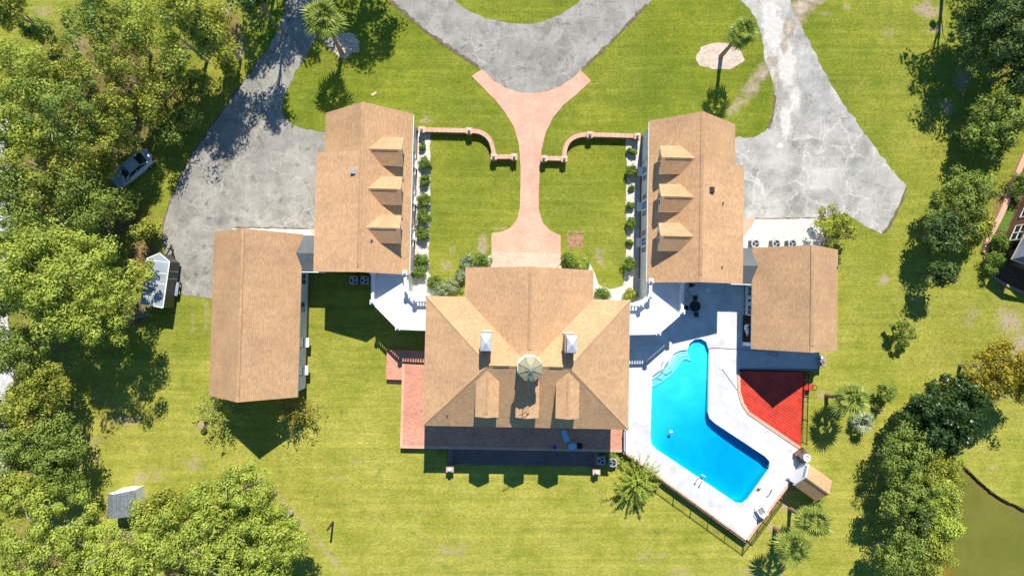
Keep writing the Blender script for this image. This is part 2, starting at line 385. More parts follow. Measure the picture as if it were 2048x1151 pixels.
def make_gravel(name, lo, hi, spot):
    m, nt, b = mat(name)
    co = pos(nt)
    v = N(nt, "ShaderNodeTexVoronoi", Scale=11.0); L(nt, co, v.inputs["Vector"])
    c = mix(nt, v.outputs["Distance"], hi, lo)
    c = mix(nt, 1.0, c, ramp(nt, noise(nt, co, 2.0, 6, 0.7), [(0.3, (0.72, 0.71, 0.69)), (0.6, (1.05, 1.05, 1.05))]), 'MULTIPLY')
    c = mix(nt, ramp(nt, noise(nt, co, 0.9, 6, 0.75), [(0.58, 0), (0.72, 0.75)]), c, spot)
    L(nt, c, b.inputs["Base Color"]); b.inputs["Roughness"].default_value = 0.95
    bump(nt, b, v.outputs["Distance"], 0.6, 0.04)
    return m
GRAVEL = make_gravel("white_marble_gravel", (0.42, 0.40, 0.36), (0.80, 0.78, 0.72), (0.42, 0.34, 0.24))
SAND = make_gravel("pale_sand", (0.40, 0.34, 0.27), (0.62, 0.55, 0.46), (0.30, 0.22, 0.14))
PINKMULCH = make_gravel("pink_mulch", (0.42, 0.33, 0.25), (0.70, 0.60, 0.50), (0.16, 0.19, 0.03))
ROADPALE = make_gravel("pale_concrete_road", (0.50, 0.50, 0.49), (0.62, 0.62, 0.60), (0.38, 0.36, 0.32))

def make_leaf(name, dark, light, yellow, transl=0.18, rough_=0.55, spec=0.2):
    m, nt, b = mat(name)
    at = N(nt, "ShaderNodeAttribute", attribute_name="tint")
    c = ramp(nt, at.outputs["Fac"], [(0.0, dark), (0.55, light), (0.9, light), (1.0, yellow)])
    L(nt, c, b.inputs["Base Color"]); b.inputs["Roughness"].default_value = rough_; b.inputs["Specular IOR Level"].default_value = spec
    t = nt.nodes.new("ShaderNodeBsdfTranslucent"); L(nt, mix(nt, 1.0, c, (1.25, 1.2, 0.6), 'MULTIPLY'), t.inputs[0])
    mx = nt.nodes.new("ShaderNodeMixShader"); mx.inputs[0].default_value = transl
    L(nt, b.outputs[0], mx.inputs[1]); L(nt, t.outputs[0], mx.inputs[2]); L(nt, mx.outputs[0], nt.nodes["Material Output"].inputs[0])
    return m
LEAF_OAK = make_leaf("leaf_bright_green", (0.14, 0.2, 0.025), (0.37, 0.44, 0.07), (0.58, 0.54, 0.1))
LEAF_OLIVE = make_leaf("leaf_olive_green", (0.13, 0.165, 0.022), (0.34, 0.375, 0.055), (0.55, 0.46, 0.08))
LEAF_DARK = make_leaf("leaf_dark_green", (0.035, 0.07, 0.018), (0.11, 0.175, 0.045), (0.24, 0.27, 0.07))
LEAF_MID = make_leaf("leaf_mid_green", (0.08, 0.13, 0.02), (0.24, 0.32, 0.06), (0.4, 0.4, 0.08))
LEAF_YEL = make_leaf("leaf_yellowing", (0.13, 0.13, 0.015), (0.32, 0.27, 0.025), (0.55, 0.33, 0.03))
LEAF_GLOSS = make_leaf("leaf_glossy_magnolia", (0.012, 0.032, 0.008), (0.04, 0.085, 0.016), (0.09, 0.13, 0.025), 0.1, 0.38, 0.35)
LEAF_LIME = make_leaf("leaf_feathery_lime", (0.22, 0.29, 0.03), (0.44, 0.53, 0.085), (0.58, 0.62, 0.16))
LEAF_SHRUB = make_leaf("leaf_clipped_shrub", (0.06, 0.115, 0.016), (0.17, 0.265, 0.04), (0.34, 0.42, 0.09))
LEAF_GREY = make_leaf("leaf_variegated", (0.14, 0.20, 0.09), (0.30, 0.36, 0.18), (0.62, 0.64, 0.46))
FROND = make_leaf("palm_frond", (0.085, 0.125, 0.018), (0.24, 0.30, 0.055), (0.44, 0.46, 0.15), 0.2, 0.55, 0.15)
FROND_BLUE = make_leaf("blue_palm_frond", (0.13, 0.17, 0.09), (0.29, 0.34, 0.20), (0.50, 0.52, 0.36), 0.15, 0.6, 0.05)
TWIG = make_leaf("pale_twigs", (0.25, 0.2, 0.14), (0.45, 0.38, 0.28), (0.55, 0.5, 0.4), 0.0)

def make_pool():
    m, nt, b = mat("pool_water")
    nt.nodes.remove(b)
    out = nt.nodes["Material Output"]
    tr = nt.nodes.new("ShaderNodeBsdfTransparent"); tr.inputs[0].default_value = (0.97, 0.99, 1, 1)
    gl = nt.nodes.new("ShaderNodeBsdfGlossy"); gl.inputs["Roughness"].default_value = 0.04
    fr = N(nt, "ShaderNodeFresnel", IOR=1.33)
    bm = N(nt, "ShaderNodeBump", Strength=0.25, Distance=0.03); L(nt, noise(nt, pos(nt), 3.0, 3), bm.inputs["Height"]); L(nt, bm.outputs[0], gl.inputs["Normal"])
    mx = nt.nodes.new("ShaderNodeMixShader"); L(nt, fr.outputs[0], mx.inputs[0]); L(nt, tr.outputs[0], mx.inputs[1]); L(nt, gl.outputs[0], mx.inputs[2])
    L(nt, mx.outputs[0], out.inputs[0])
    va = N(nt, "ShaderNodeVolumeAbsorption", Density=2.5); va.inputs[0].default_value = (0.0, 0.855, 0.935, 1); L(nt, va.outputs[0], out.inputs[1])
    return m
POOLWATER = make_pool()
def make_plaster():
    m, nt, b = mat("pool_plaster")
    co = pos(nt)
    c = mix(nt, ramp(nt, noise(nt, co, 0.28, 6, 0.65, 0.5), [(0.35, 0), (0.68, 1)]), (0.17, 0.70, 0.82), (0.34, 0.88, 0.95))
    L(nt, c, b.inputs["Base Color"]); b.inputs["Roughness"].default_value = 0.8
    return m
PLASTER = make_plaster()
POOLSTEP = simple("white_pool_step", (0.70, 0.80, 0.82), 0.7, 0.04, 1.0)
def make_pond():
    m, nt, b = mat("murky_pond_water")
    co = pos(nt)
    c = mix(nt, ramp(nt, noise(nt, co, 0.35, 6, 0.65, 0.6), [(0.3, 0), (0.7, 1)]), (0.128, 0.134, 0.018), (0.168, 0.168, 0.026))
    at = N(nt, "ShaderNodeAttribute", attribute_name="shallow")
    c = mix(nt, ramp(nt, mth(nt, 'ADD', at.outputs["Fac"], mth(nt, 'MULTIPLY', noise(nt, co, 0.8, 4), 0.3)), [(0.25, 0.0), (1.1, 1.0)]), c, (0.24, 0.135, 0.02))
    L(nt, c, b.inputs["Base Color"]); b.inputs["Roughness"].default_value = 0.12; b.inputs["Specular IOR Level"].default_value = 0.5
    bump(nt, b, noise(nt, co, 2.2, 4), 0.08, 0.03)
    return m
POND = make_pond()
MUD = simple("dark_mud_bank", (0.075, 0.062, 0.030), 0.9, 0.35, 3.0, bmp=0.5)
def make_car():
    m, nt, b = mat("silver_blue_car_paint")
    b.inputs["Base Color"].default_value = (0.36, 0.46, 0.55, 1); b.inputs["Metallic"].default_value = 0.15
    b.inputs["Roughness"].default_value = 0.28; b.inputs["Coat Weight"].default_value = 0.7; b.inputs["Coat Roughness"].default_value = 0.05
    return m
CARPAINT = make_car()
REDLENS = simple("red_lens", (0.45, 0.01, 0.01), 0.2, 0.1, 2.0)
LENS = simple("clear_lens", (0.7, 0.72, 0.75), 0.1, 0.05, 2.0)
TRAILROOF = simple("trailer_roof_metal", (0.40, 0.46, 0.51), 0.38, 0.14, 0.8, metal=0.35)
TRAILSIDE = simple("trailer_charcoal_side", (0.075, 0.072, 0.062), 0.4, 0.12, 1.0)

# ------------------------------------------------------------------ ground
POOL_Z = 0.9
POOL_PX = [(1418, 700), (1417, 760), (1416, 824), (1419, 836), (1430, 846), (1530, 912), (1539, 922), (1538, 935), (1494, 997), (1484, 1005), (1472, 1004),
           (1312, 897), (1303, 887), (1301, 872), (1303, 800), (1305, 752), (1322, 741), (1338, 724), (1348, 707), (1360, 701), (1374, 699), (1380, 686), (1390, 678), (1402, 677), (1412, 683)]
DECK_PX = [(1228, 690), (1285, 640), (1312, 566), (1488, 562), (1488, 700), (1478, 741), (1478, 781), (1484, 803), (1497, 822), (1600, 893), (1618, 908), (1616, 921), (1494, 1085), (1246, 906), (1246, 850), (1228, 850)]
POND_PX = [(1885, 905), (1905, 915), (1930, 935), (1950, 955), (1972, 975), (2000, 997), (2048, 1018), (2140, 1060), (2190, 1250), (1905, 1250), (1885, 1110), (1870, 1000), (1868, 950)]
pool_poly = [(*p[:2],) for p in PX(POOL_PX, POOL_Z)]
deck_poly = [(*p[:2],) for p in PX(DECK_PX, POOL_Z)]
pond_poly = chaikin([p[:2] for p in PX(POND_PX)], 2)
def axis(lo, hi, step, far):
    a = list(np.arange(lo, hi + 1e-6, step)); s = step; e = a[-1]; b = a[0]; up = []; dn = []
    while e < far: s *= 1.5; e += s; b -= s; up.append(e); dn.append(b)
    return np.array(dn[::-1] + a + up)
gx, gy = axis(-60, 60, 0.4, 400), axis(-35, 35, 0.4, 400)
XX, YY = np.meshgrid(gx, gy)
M3 = np.array(CR)
def topx(X, Y):
    d = np.stack([X, Y, np.full_like(X, -CAM_H)], -1) @ M3
    return 1024 + d[..., 0] / -d[..., 2] * FOC, 575.5 - d[..., 1] / -d[..., 2] * FOC
GPX, GPY = topx(XX, YY)
def blobs(lst):
    r = np.zeros_like(GPX)
    for x, y, rx, ry, s in lst:
        r = np.maximum(r, s * np.exp(-(((GPX - x) / rx) ** 2 + ((GPY - y) / ry) ** 2)))
    return r
def trail(pts, w, s):
    out = []
    for (x0, y0), (x1, y1) in zip(pts[:-1], pts[1:]):
        n = max(2, int(math.hypot(x1 - x0, y1 - y0) / (w * 0.8)))
        out += [(x0 + (x1 - x0) * k / n, y0 + (y1 - y0) * k / n, w, w, s) for k in range(n + 1)]
    return out
bare = blobs(trail([(1640, -10), (1600, 20), (1590, 50)], 24, 0.9) + trail([(1545, 118), (1520, 150), (1495, 185), (1468, 218)], 21, 0.72) + [
    (1692, 14, 10, 9, .9), (1780, 60, 22, 30, .5), (1855, 20, 34, 20, .95), (1925, 160, 22, 30, .8), (1895, 215, 22, 26, .75), (1870, 60, 24, 14, .8), (1652, 28, 18, 10, .6),
    (1768, 560, 15, 13, .9), (1831, 598, 12, 8, .8), (2020, 640, 34, 36, .9), (2045, 690, 36, 36, .9), (1932, 556, 8, 7, .7), (1940, 630, 26, 40, .55), (1990, 600, 20, 10, .6),
    (966, 492, 12, 32, 1.0), (1000, 456, 20, 5, .8), (893, 530, 16, 22, .65), (905, 500, 14, 12, .5), (1200, 515, 15, 30, .7), (1215, 480, 10, 10, .5), (1260, 590, 20, 14, .8),
    (250, 840, 42, 14, .8), (385, 925, 40, 26, .55), (280, 955, 28, 14, .7), (190, 900, 14, 60, .6), (200, 790, 40, 30, .5), (310, 950, 60, 30, .5),
    (383, 640, 5, 46, .8), (414, 632, 6, 50, .9), (715, 925, 26, 8, .6), (665, 955, 40, 10, .5), (1360, 1142, 40, 8, .7), (1568, 1010, 14, 12, .8), (1540, 1052, 14, 12, .7),
    (1645, 790, 12, 14, .8), (1612, 800, 8, 20, .7), (852, 240, 20, 8, .8), (1985, 935, 9, 7, .9), (1500, 1140, 60, 20, .5), (1300, 1110, 70, 25, .45), (900, 1100, 90, 40, .45), (640, 75, 24, 20, .6),
    (90, 30, 40, 40, .5), (160, 90, 30, 20, .8), (200, 130, 20, 16, .9), (455, 20, 24, 16, .7), (480, 95, 14, 40, .8), (430, 190, 12, 12, .5)]
    + trail([(515, 958), (560, 995), (600, 1040), (650, 1100), (690, 1145)], 9, 0.7))
lit = blobs([(200, 190, 230, 170, .85), (120, 380, 150, 130, .8), (465, 55, 30, 45, .75), (240, 440, 70, 60, .85), (285, 520, 40, 60, .9), (60, 850, 110, 260, .9), (260, 1120, 330, 100, .85), (480, 1080, 120, 90, .6),
             (1905, 440, 50, 120, .55), (1840, 1000, 70, 170, .7), (2000, 60, 80, 110, .7), (690, 90, 40, 26, .85), (270, 625, 36, 36, 1.0), (2000, 560, 22, 50, .6), (2010, 420, 40, 90, .75), (1990, 740, 60, 60, .5)])
sm = lambda x, a, b: np.clip((x - a) / (b - a), 0, 1)
yel = 0.12 + 0.80 * sm(GPY, 330, 860) + 0.35 * sm(GPX, 1580, 1800) * (1 - sm(GPY, 350, 800)) * 1.0
yel = np.where((GPX > 840) & (GPX < 1285) & (GPY < 600), 0.22 + 0.0012 * np.maximum(GPY - 330, 0), yel)
yel = np.where((GPX < 520) & (GPY < 720), 0.45, yel) + 0.25 * blobs([(60, 40, 90, 60, 1), (1100, 1000, 500, 120, .6), (640, 210, 60, 20, -.6)])
keepx = (inside(XX, YY, pool_poly) | inside(XX, YY, pond_poly))
W = len(gx); nv = XX.size
idx = np.arange(nv).reshape(XX.shape)
q = np.stack([idx[:-1, :-1], idx[:-1, 1:], idx[1:, 1:], idx[1:, :-1]], -1).reshape(-1, 4)
q = q[~keepx.ravel()[q].any(1)]
def npmesh(name, co, faces, k, mats):
    me = bpy.data.meshes.new(name); n = len(faces)
    me.vertices.add(len(co)); me.vertices.foreach_set("co", np.ascontiguousarray(co, np.float32).ravel())
    me.loops.add(n * k); me.loops.foreach_set("vertex_index", np.ascontiguousarray(faces, np.int32).ravel())
    me.polygons.add(n); me.polygons.foreach_set("loop_start", np.arange(n, dtype=np.int32) * k)
    for m in mats: me.materials.append(m)
    return me
me = npmesh("ground", np.stack([XX.ravel(), YY.ravel(), np.zeros(nv)], -1), q, 4, [GRASS])
ca = me.attributes.new("ground", 'FLOAT_COLOR', 'POINT')
ca.data.foreach_set("color", np.stack([bare.ravel(), np.clip(yel, 0, 1).ravel(), lit.ravel(), np.ones(nv)], -1).astype(np.float32).ravel())
me.update(calc_edges=True); me.validate()
tag(link("ground", me), kind="structure")

def sheet(name, pts_px, mat_, z=0.02, rgh=0.06, curve=0, seed=1, z0=-0.05, kind="structure"):
    p = [a[:2] for a in PX(pts_px)]
    if curve: p = chaikin(p, curve)
    if rgh: p = rough(p, 0.35, rgh, seed)
    return setting(name, Mb().prism(p, z0, z), mat_, kind)

# roads
sheet("left_driveway", [(560, -80), (650, -80), (655, 20), (640, 62), (602, 128), (577, 172), (564, 205), (565, 230), (578, 247), (600, 257), (655, 266), (720, 268), (720, 480), (560, 480), (560, 596), (372, 596), (350, 566),
      (334, 520), (323, 482), (326, 450), (341, 400), (368, 338), (395, 292), (432, 240), (472, 184), (520, 118), (558, 62), (575, 0)], ASPHALT, 0.02, 0.06, 1, 2)
sheet("loop_driveway", [(650, -130), (760, -20), (800, 19), (860, 70), (920, 111), (965, 139), (988, 162), (1012, 176), (1040, 185), (1064, 187), (1092, 183), (1120, 173), (1145, 157), (1161, 141), (1192, 115), (1232, 75), (1272, 34), (1310, -10), (1400, -120),
      (1220, -120), (1165, -4), (1145, 15), (1115, 33), (1080, 45), (1040, 49), (1000, 44), (960, 33), (925, 15), (905, 0), (820, -120)], ASPHALT, 0.024, 0.05, 1, 3)
sheet("right_driveway", [(1440, -80), (1482, 0), (1500, 20), (1515, 45), (1526, 85), (1529, 118), (1541, 150), (1549, 185), (1550, 215), (1545, 240), (1530, 262), (1508, 275), (1440, 278), (1440, 480), (1488, 480), (1488, 438), (1640, 438), (1690, 425), (1735, 455), (1762, 467),
      (1772, 460), (1790, 430), (1806, 394), (1813, 373), (1800, 359), (1760, 310), (1720, 255), (1680, 197), (1650, 150), (1625, 97), (1604, 55), (1586, 20), (1582, 0), (1570, -80)], ASPHALT_R, 0.02, 0.06, 0, 4)
sheet("far_road", [(-140, 180), (-10, 190), (22, 230), (24, 420), (14, 560), (20, 700), (30, 820), (16, 960), (-6, 1020), (-140, 1010)], ROADPALE, 0.02, 0.12, 1, 5)
sheet("brick_walk", [(943, 152), (965, 139), (988, 162), (1012, 176), (1040, 185), (1064, 187), (1092, 183), (1120, 173), (1145, 157), (1161, 141), (1182, 162), (1152, 190), (1126, 211), (1106, 236), (1091, 266), (1083, 300), (1079, 350), (1077, 395), (1078, 422), (1086, 446), (1101, 461), (1121, 471),
      (1121, 512), (983, 512), (983, 466), (1003, 464), (1021, 455), (1033, 440), (1039, 418), (1041, 380), (1041, 330), (1038, 290), (1028, 255), (1010, 225), (990, 200), (965, 175)], PATHBRICK, 0.05, 0.008, 0, 6)
sheet("left_gravel_bed", [(822, 262), (862, 268), (860, 320), (861, 400), (858, 480), (857, 545), (880, 590), (940, 596), (960, 600), (930, 545), (985, 505), (985, 560), (940, 640), (815, 600), (822, 420)], GRAVEL, 0.012, 0.05, 0, 7)
sheet("right_gravel_bed", [(1252, 280), (1300, 276), (1300, 420), (1300, 610), (1180, 620), (1172, 530), (1168, 512), (1180, 524), (1190, 548), (1196, 568), (1220, 578), (1246, 572), (1250, 540), (1253, 480), (1251, 420), (1254, 350)], GRAVEL, 0.012, 0.05, 0, 8)
sheet("right_gravel_yard", [(1488, 437), (1640, 437), (1648, 470), (1640, 500), (1600, 520), (1480, 520), (1480, 470), (1505, 452), (1508, 438)], GRAVEL, 0.028, 0.05, 0, 9)
sheet("left_gravel_strip", [(466, 456), (632, 459), (632, 490), (466, 480)], GRAVEL, 0.028, 0.04, 0, 10)
sheet("palm_bed", [(1440 + 48 * math.cos(t) * (1 + .05 * math.sin(3 * t)), 113 + 27 * math.sin(t)) for t in np.linspace(0, 2 * math.pi, 24)[:-1]], PINKMULCH, 0.03, 0.09, 0, 11)
sheet("shaded_palm_bed", [(686 + 36 * math.cos(t), 90 + 24 * math.sin(t)) for t in np.linspace(0, 2 * math.pi, 20)[:-1]], PINKMULCH, 0.03, 0.15, 0, 12)
sheet("bare_plot", [(1134, 468), (1168, 470), (1166, 496), (1133, 494)], LITTER, 0.012, 0.05, 0, 13)
sheet("bare_strip", [(1135, 460), (1168, 461), (1168, 466), (1134, 466)], LITTER, 0.012, 0.05, 0, 14)
sheet("brick_apron", [(1486, 436), (1510, 436), (1503, 452), (1490, 470), (1486, 470)], PATHBRICK, 0.036, 0.01, 0, 15)
sheet("brick_pad", [(622, 458), (640, 458), (640, 470), (622, 468)], PATHBRICK, 0.036, 0.01, 0, 16)

def margin(pts, w_, seed, z=0.031):
    mid = [Vector(p[:2]) for p in chaikin(PX(pts), 1, False)]; A, B = [], []; rg = random.Random(seed)
    fine_ = []
    for a, b in zip(mid[:-1], mid[1:]):
        m_ = max(1, int((b - a).length / .3)); fine_ += [a.lerp(b, k / m_) for k in range(m_)]
    for k in range(len(fine_)):
        d = (fine_[min(k + 1, len(fine_) - 1)] - fine_[max(k - 1, 0)]).normalized(); n = Vector((-d.y, d.x)); A.append(tuple(fine_[k] + n * w_ * rg.uniform(.1, .9))); B.append(tuple(fine_[k] - n * w_ * rg.uniform(.1, .55)))
    setting("dirt_margin", Mb().prism(A + B[::-1], -.02, z), SOILEDGE)
SOILEDGE = simple("brown_edge_soil", (0.15, 0.115, 0.075), .95, .4, 3.0, bmp=.6)
margin([(780, 2), (800, 19), (860, 70), (920, 111), (962, 137)], .36, 1); margin([(1165, 138), (1192, 114), (1232, 74), (1272, 33), (1300, 2)], .28, 2)
margin([(323, 482), (326, 450), (341, 400), (368, 338), (395, 292), (432, 240), (472, 184), (520, 118)], .16, 3, .029); margin([(1812, 374), (1806, 394), (1790, 430), (1772, 460), (1762, 467)], .3, 4, .029); margin([(470, 455), (560, 456), (628, 458)], .14, 5, .034); margin([(1510, 437), (1570, 437), (1640, 436)], .12, 6, .034)
margin([(1549, 190), (1549, 215), (1544, 240), (1530, 261)], .3, 7, .029)

def overlay(name, poly_px, lst, cols, z, nsc=0.9, amp=1.1, seedoff=0.0):
    """Thin film of washed-out sand or chalk lying on a surface, patchy and fading at its rim."""
    poly = [p[:2] for p in PX(poly_px)]; a = np.array(poly)
    gx_, gy_ = np.arange(a[:, 0].min(), a[:, 0].max(), .3), np.arange(a[:, 1].min(), a[:, 1].max(), .3)
    X, Y = np.meshgrid(gx_, gy_); ok = inside(X, Y, poly); px_, py_ = topx(X, Y); w_ = np.zeros_like(X)
    for x, y, rx, ry, s_ in lst: w_ = np.maximum(w_, s_ * np.exp(-(((px_ - x) / rx) ** 2 + ((py_ - y) / ry) ** 2)))
    id_ = np.arange(X.size).reshape(X.shape); q_ = np.stack([id_[:-1, :-1], id_[:-1, 1:], id_[1:, 1:], id_[1:, :-1]], -1).reshape(-1, 4); q_ = q_[ok.ravel()[q_].all(1) & (w_.ravel()[q_].max(1) > .05)]
    m, nt, b = mat(name); co = pos(nt); at = N(nt, "ShaderNodeAttribute", attribute_name="cover")
    al = ramp(nt, mth(nt, 'ADD', at.outputs["Fac"], mth(nt, 'MULTIPLY', mth(nt, 'SUBTRACT', noise(nt, co, nsc, 8, 0.72), 0.5), amp)), [(0.32, 0.0), (0.72, 0.95)])
    L(nt, mix(nt, ramp(nt, noise(nt, co, 2.2, 7, 0.75), [(0.35, 0), (0.65, 1)]), cols[0], cols[1]), b.inputs["Base Color"]); b.inputs["Roughness"].default_value = 0.95; L(nt, al, b.inputs["Alpha"]); bump(nt, b, noise(nt, co, 9, 5, 0.7), 0.4, 0.03)
    me = npmesh(name, np.stack([X.ravel(), Y.ravel(), np.full(X.size, z)], -1), q_, 4, [m]); t_ = me.attributes.new("cover", 'FLOAT', 'POINT'); t_.data.foreach_set("value", w_.ravel().astype(np.float32)); me.update(calc_edges=True); me.validate()
    tag(link(name, me), kind="structure")
RDP = [(1486, 4), (1503, 20), (1518, 45), (1529, 85), (1532, 118), (1544, 150), (1552, 185), (1553, 215), (1548, 242), (1533, 265), (1500, 280), (1492, 300), (1492, 434), (1690, 422), (1735, 452), (1762, 463), (1802, 392), (1808, 374), (1756, 310), (1716, 255), (1676, 197), (1646, 150), (1621, 97), (1601, 58), (1583, 20), (1578, 2)]
overlay("chalk_wash", RDP, [(1545, 60, 34, 60, 1.0), (1575, 130, 26, 60, 1.0), (1590, 200, 20, 50, .8), (1572, 240, 16, 60, .9), (1560, 290, 22, 20, .7), (1540, 20, 30, 30, .9), (1640, 300, 30, 18, .6), (1620, 390, 60, 10, .5)], ((0.46, 0.445, 0.405), (0.64, 0.62, 0.575)), 0.0245, 1.0, 1.3)
overlay("sandy_silt", [(1400, -20), (1680, -20), (1680, 240), (1400, 240)], [(1600, 15, 22, 18, .95), (1625, -5, 26, 14, 1.0), (1578, 55, 14, 24, .85), (1568, 92, 10, 16, .8), (1545, 125, 18, 14, .75), (1525, 150, 22, 14, .7), (1500, 180, 22, 16, .6), (1552, 165, 8, 26, .75), (1553, 205, 7, 18, .7)], ((0.30, 0.24, 0.165), (0.56, 0.48, 0.37)), 0.0285, 1.2)

# pond: water 0.35 m below the lawn, muddy bank all round
pw = Mb().prism(pond_poly, -0.6, -0.35)
xs = np.array(pond_poly); cx, cy = xs.mean(0)
# water as a fan of rings so the shallow tint can follow the shore
rings = [1.12, 0.97, 0.9, 0.78, 0.5, 0.0005]
co, fc, sh = [], [], []
for r_ in rings:
    for x, y in pond_poly: co.append((cx + (x - cx) * r_, cy + (y - cy) * r_, -0.35)); sh.append({1.12: 1.0, 0.97: 0.9, 0.9: 0.55, 0.78: 0.15}.get(r_, 0.0))
n_ = len(pond_poly)
for k in range(len(rings) - 1):
    for j in range(n_): fc.append((k * n_ + j, k * n_ + (j + 1) % n_, (k + 1) * n_ + (j + 1) % n_, (k + 1) * n_ + j))
me = npmesh("pond_water", np.array(co), np.array(fc), 4, [POND])
a_ = me.attributes.new("shallow", 'FLOAT', 'POINT'); a_.data.foreach_set("value", np.array(sh, np.float32)); me.update(calc_edges=True)
tag(link("pond_water", me), kind="structure")
def offset(poly, d):
    out = []; n = len(poly)
    ar = sum(poly[k][0] * poly[(k + 1) % n][1] - poly[(k + 1) % n][0] * poly[k][1] for k in range(n)); s = 1 if ar > 0 else -1
    for k in range(n):
        a, b, c = Vector(poly[k - 1]), Vector(poly[k]), Vector(poly[(k + 1) % n])
        t = (c - a).normalized(); out.append((b.x + t.y * d * s, b.y - t.x * d * s))
    return out
o1, o2, o3 = rough(pond_poly, 99, 0.06, 21), offset(pond_poly, 0.10), offset(pond_poly, 1.3)
bk = Mb()
inn = offset(pond_poly, -0.16)
for k in range(n_):
    j = (k + 1) % n_
    bk.face([(*inn[k], -0.45), (*o1[k], -0.05), (*o1[j], -0.05), (*inn[j], -0.45)], 0)
    bk.face([(*o1[k], -0.05), (*o2[k], 0.03), (*o2[j], 0.03), (*o1[j], -0.05)], 0)
    bk.face([(*o2[k], 0.03), (*o3[k], 0.012), (*o3[j], 0.012), (*o2[j], 0.03)], 1)
pb = setting("pond_bank", bk, [MUD, GRASS])
ca = pb.data.attributes.new("ground", 'FLOAT_COLOR', 'POINT'); ca.data.foreach_set("color", np.tile(np.array([0.05, 0.75, 0, 1], np.float32), len(pb.data.vertices)))

# ------------------------------------------------------------------ building helpers
def roof_shell(planes, t=0.16):
    """planes: world-space polygons; one shell with fascia on the open edges (slot 0 shingle, 1 white trim)."""
    mb = Mb(); edge = {}
    key = lambda p: tuple(round(c, 3) for c in p)
    for pl in planes:
        n = (Vector(pl[1]) - Vector(pl[0])).cross(Vector(pl[2]) - Vector(pl[0]))
        if n.z < 0: pl = pl[::-1]
        mb.face(pl, 0); mb.face([(p[0], p[1], p[2] - t) for p in reversed(pl)], 1)
        for k in range(len(pl)):
            e = (key(pl[k]), key(pl[(k + 1) % len(pl)])); edge[e] = (pl[k], pl[(k + 1) % len(pl)])
    for (a, b), (p, q_) in edge.items():
        if (b, a) not in edge:
            mb.face([p, (p[0], p[1], p[2] - t), (q_[0], q_[1], q_[2] - t), q_], 1)
    return mb
def cap_strip(a, b, w=0.16, drop=0.10, lift=0.035):
    """Ridge or hip cap: two narrow faces bent over the line a-b."""
    a, b = Vector(a), Vector(b); d = (b - a); n = Vector((-d.y, d.x, 0)).normalized() * w
    mb = Mb(); up = Vector((0, 0, lift)); dn = Vector((0, 0, lift - drop))
    mb.face([a + up, b + up, b + n + dn, a + n + dn]); mb.face([b + up, a + up, a - n + dn, b - n + dn])
    mb.face([a + up, a + n + dn, a - n + dn]); mb.face([b + up, b - n + dn, b + n + dn])
    return mb
def vent_box(a, b, w=0.17, lift=0.10, drop=0.16):
    a, b = Vector(a), Vector(b); d = (b - a); n = Vector((-d.y, d.x, 0)).normalized() * w; up = Vector((0, 0, lift)); dn = Vector((0, 0, lift - drop)); q = Vector((0, 0, -0.05))
    mb = Mb()
    for s in (1, -1):
        mb.face([a + up, b + up, b + n * s + dn, a + n * s + dn]); mb.face([a + n * s + dn, b + n * s + dn, b + n * s + dn + q, a + n * s + dn + q])
    for e in (a, b): mb.face([e + up, e + n + dn, e + n + dn + q, e - n + dn + q, e - n + dn])
    return mb
def window(parent, wall, c, at, z0, w, h, bars=1, shutters=False, frame_mat=None):
    """A window on a wall: wall 'E','W','N','S' says which way it faces; c along the wall, at = the wall's coordinate."""
    s = 1 if wall in 'EN' else -1; t = 0.05 * s
    def bx(mb, c0, c1, za, zb, d0, d1):
        lo, hi = sorted((at + d0 * s, at + d1 * s))
        if wall in 'EW': mb.ubox(lo, hi, c0, c1, za, zb)
        else: mb.ubox(c0, c1, lo, hi, za, zb)
    g = Mb(); bx(g, c - w / 2, c + w / 2, z0, z0 + h, -0.02, 0.03)
    o = part("window", g, GLASS, parent)
    f = Mb(); e = 0.09
    bx(f, c - w / 2 - e, c - w / 2 + .01, z0 - e, z0 + h + e, -.02, .07); bx(f, c + w / 2 - .01, c + w / 2 + e, z0 - e, z0 + h + e, -.02, .07)
    bx(f, c - w / 2 + .01, c + w / 2 - .01, z0 - e - .02, z0 + .01, -.02, .09); bx(f, c - w / 2 + .01, c + w / 2 - .01, z0 + h - .01, z0 + h + e, -.02, .068)
    for k in range(bars): zz = z0 + h * (k + 1) / (bars + 1); bx(f, c - w / 2 + .01, c + w / 2 - .01, zz - .02, zz + .02, .01, .045)
    bx(f, c - .02, c + .02, z0 + .01, z0 + h - .01, .01, .05)
    part("frame", f, frame_mat or WHITE, o)
    return o
def door(parent, wall, c, at, z0, w=0.95, h=2.1, m=None):
    s = 1 if wall in 'EN' else -1
    def bx(mb, c0, c1, za, zb, d0, d1):
        lo, hi = sorted((at + d0 * s, at + d1 * s))
        if wall in 'EW': mb.ubox(lo, hi, c0, c1, za, zb)
        else: mb.ubox(c0, c1, lo, hi, za, zb)
    d = Mb(); bx(d, c - w / 2, c + w / 2, z0, z0 + h, -.02, .04)
    for zz in (.25, 1.2): bx(d, c - w / 2 + .12, c + w / 2 - .12, z0 + zz, z0 + zz + .75, .03, .055)
    o = part("door", d, m or WOOD, parent)
    k = Mb(); bx(k, c + w / 2 - .14, c + w / 2 - .08, z0 + 1.0, z0 + 1.06, .03, .11); part("handle", k, STEEL, o)
    return o
def pipe_vent(parent, px, py, z):
    p = P(px, py, z)
    mb = Mb().lathe([(.14, -.06), (.14, .0), (.06, .02), (.06, .30)], (p[0], p[1], z), 8)
    return part("vent_pipe", mb, FLASH, parent)

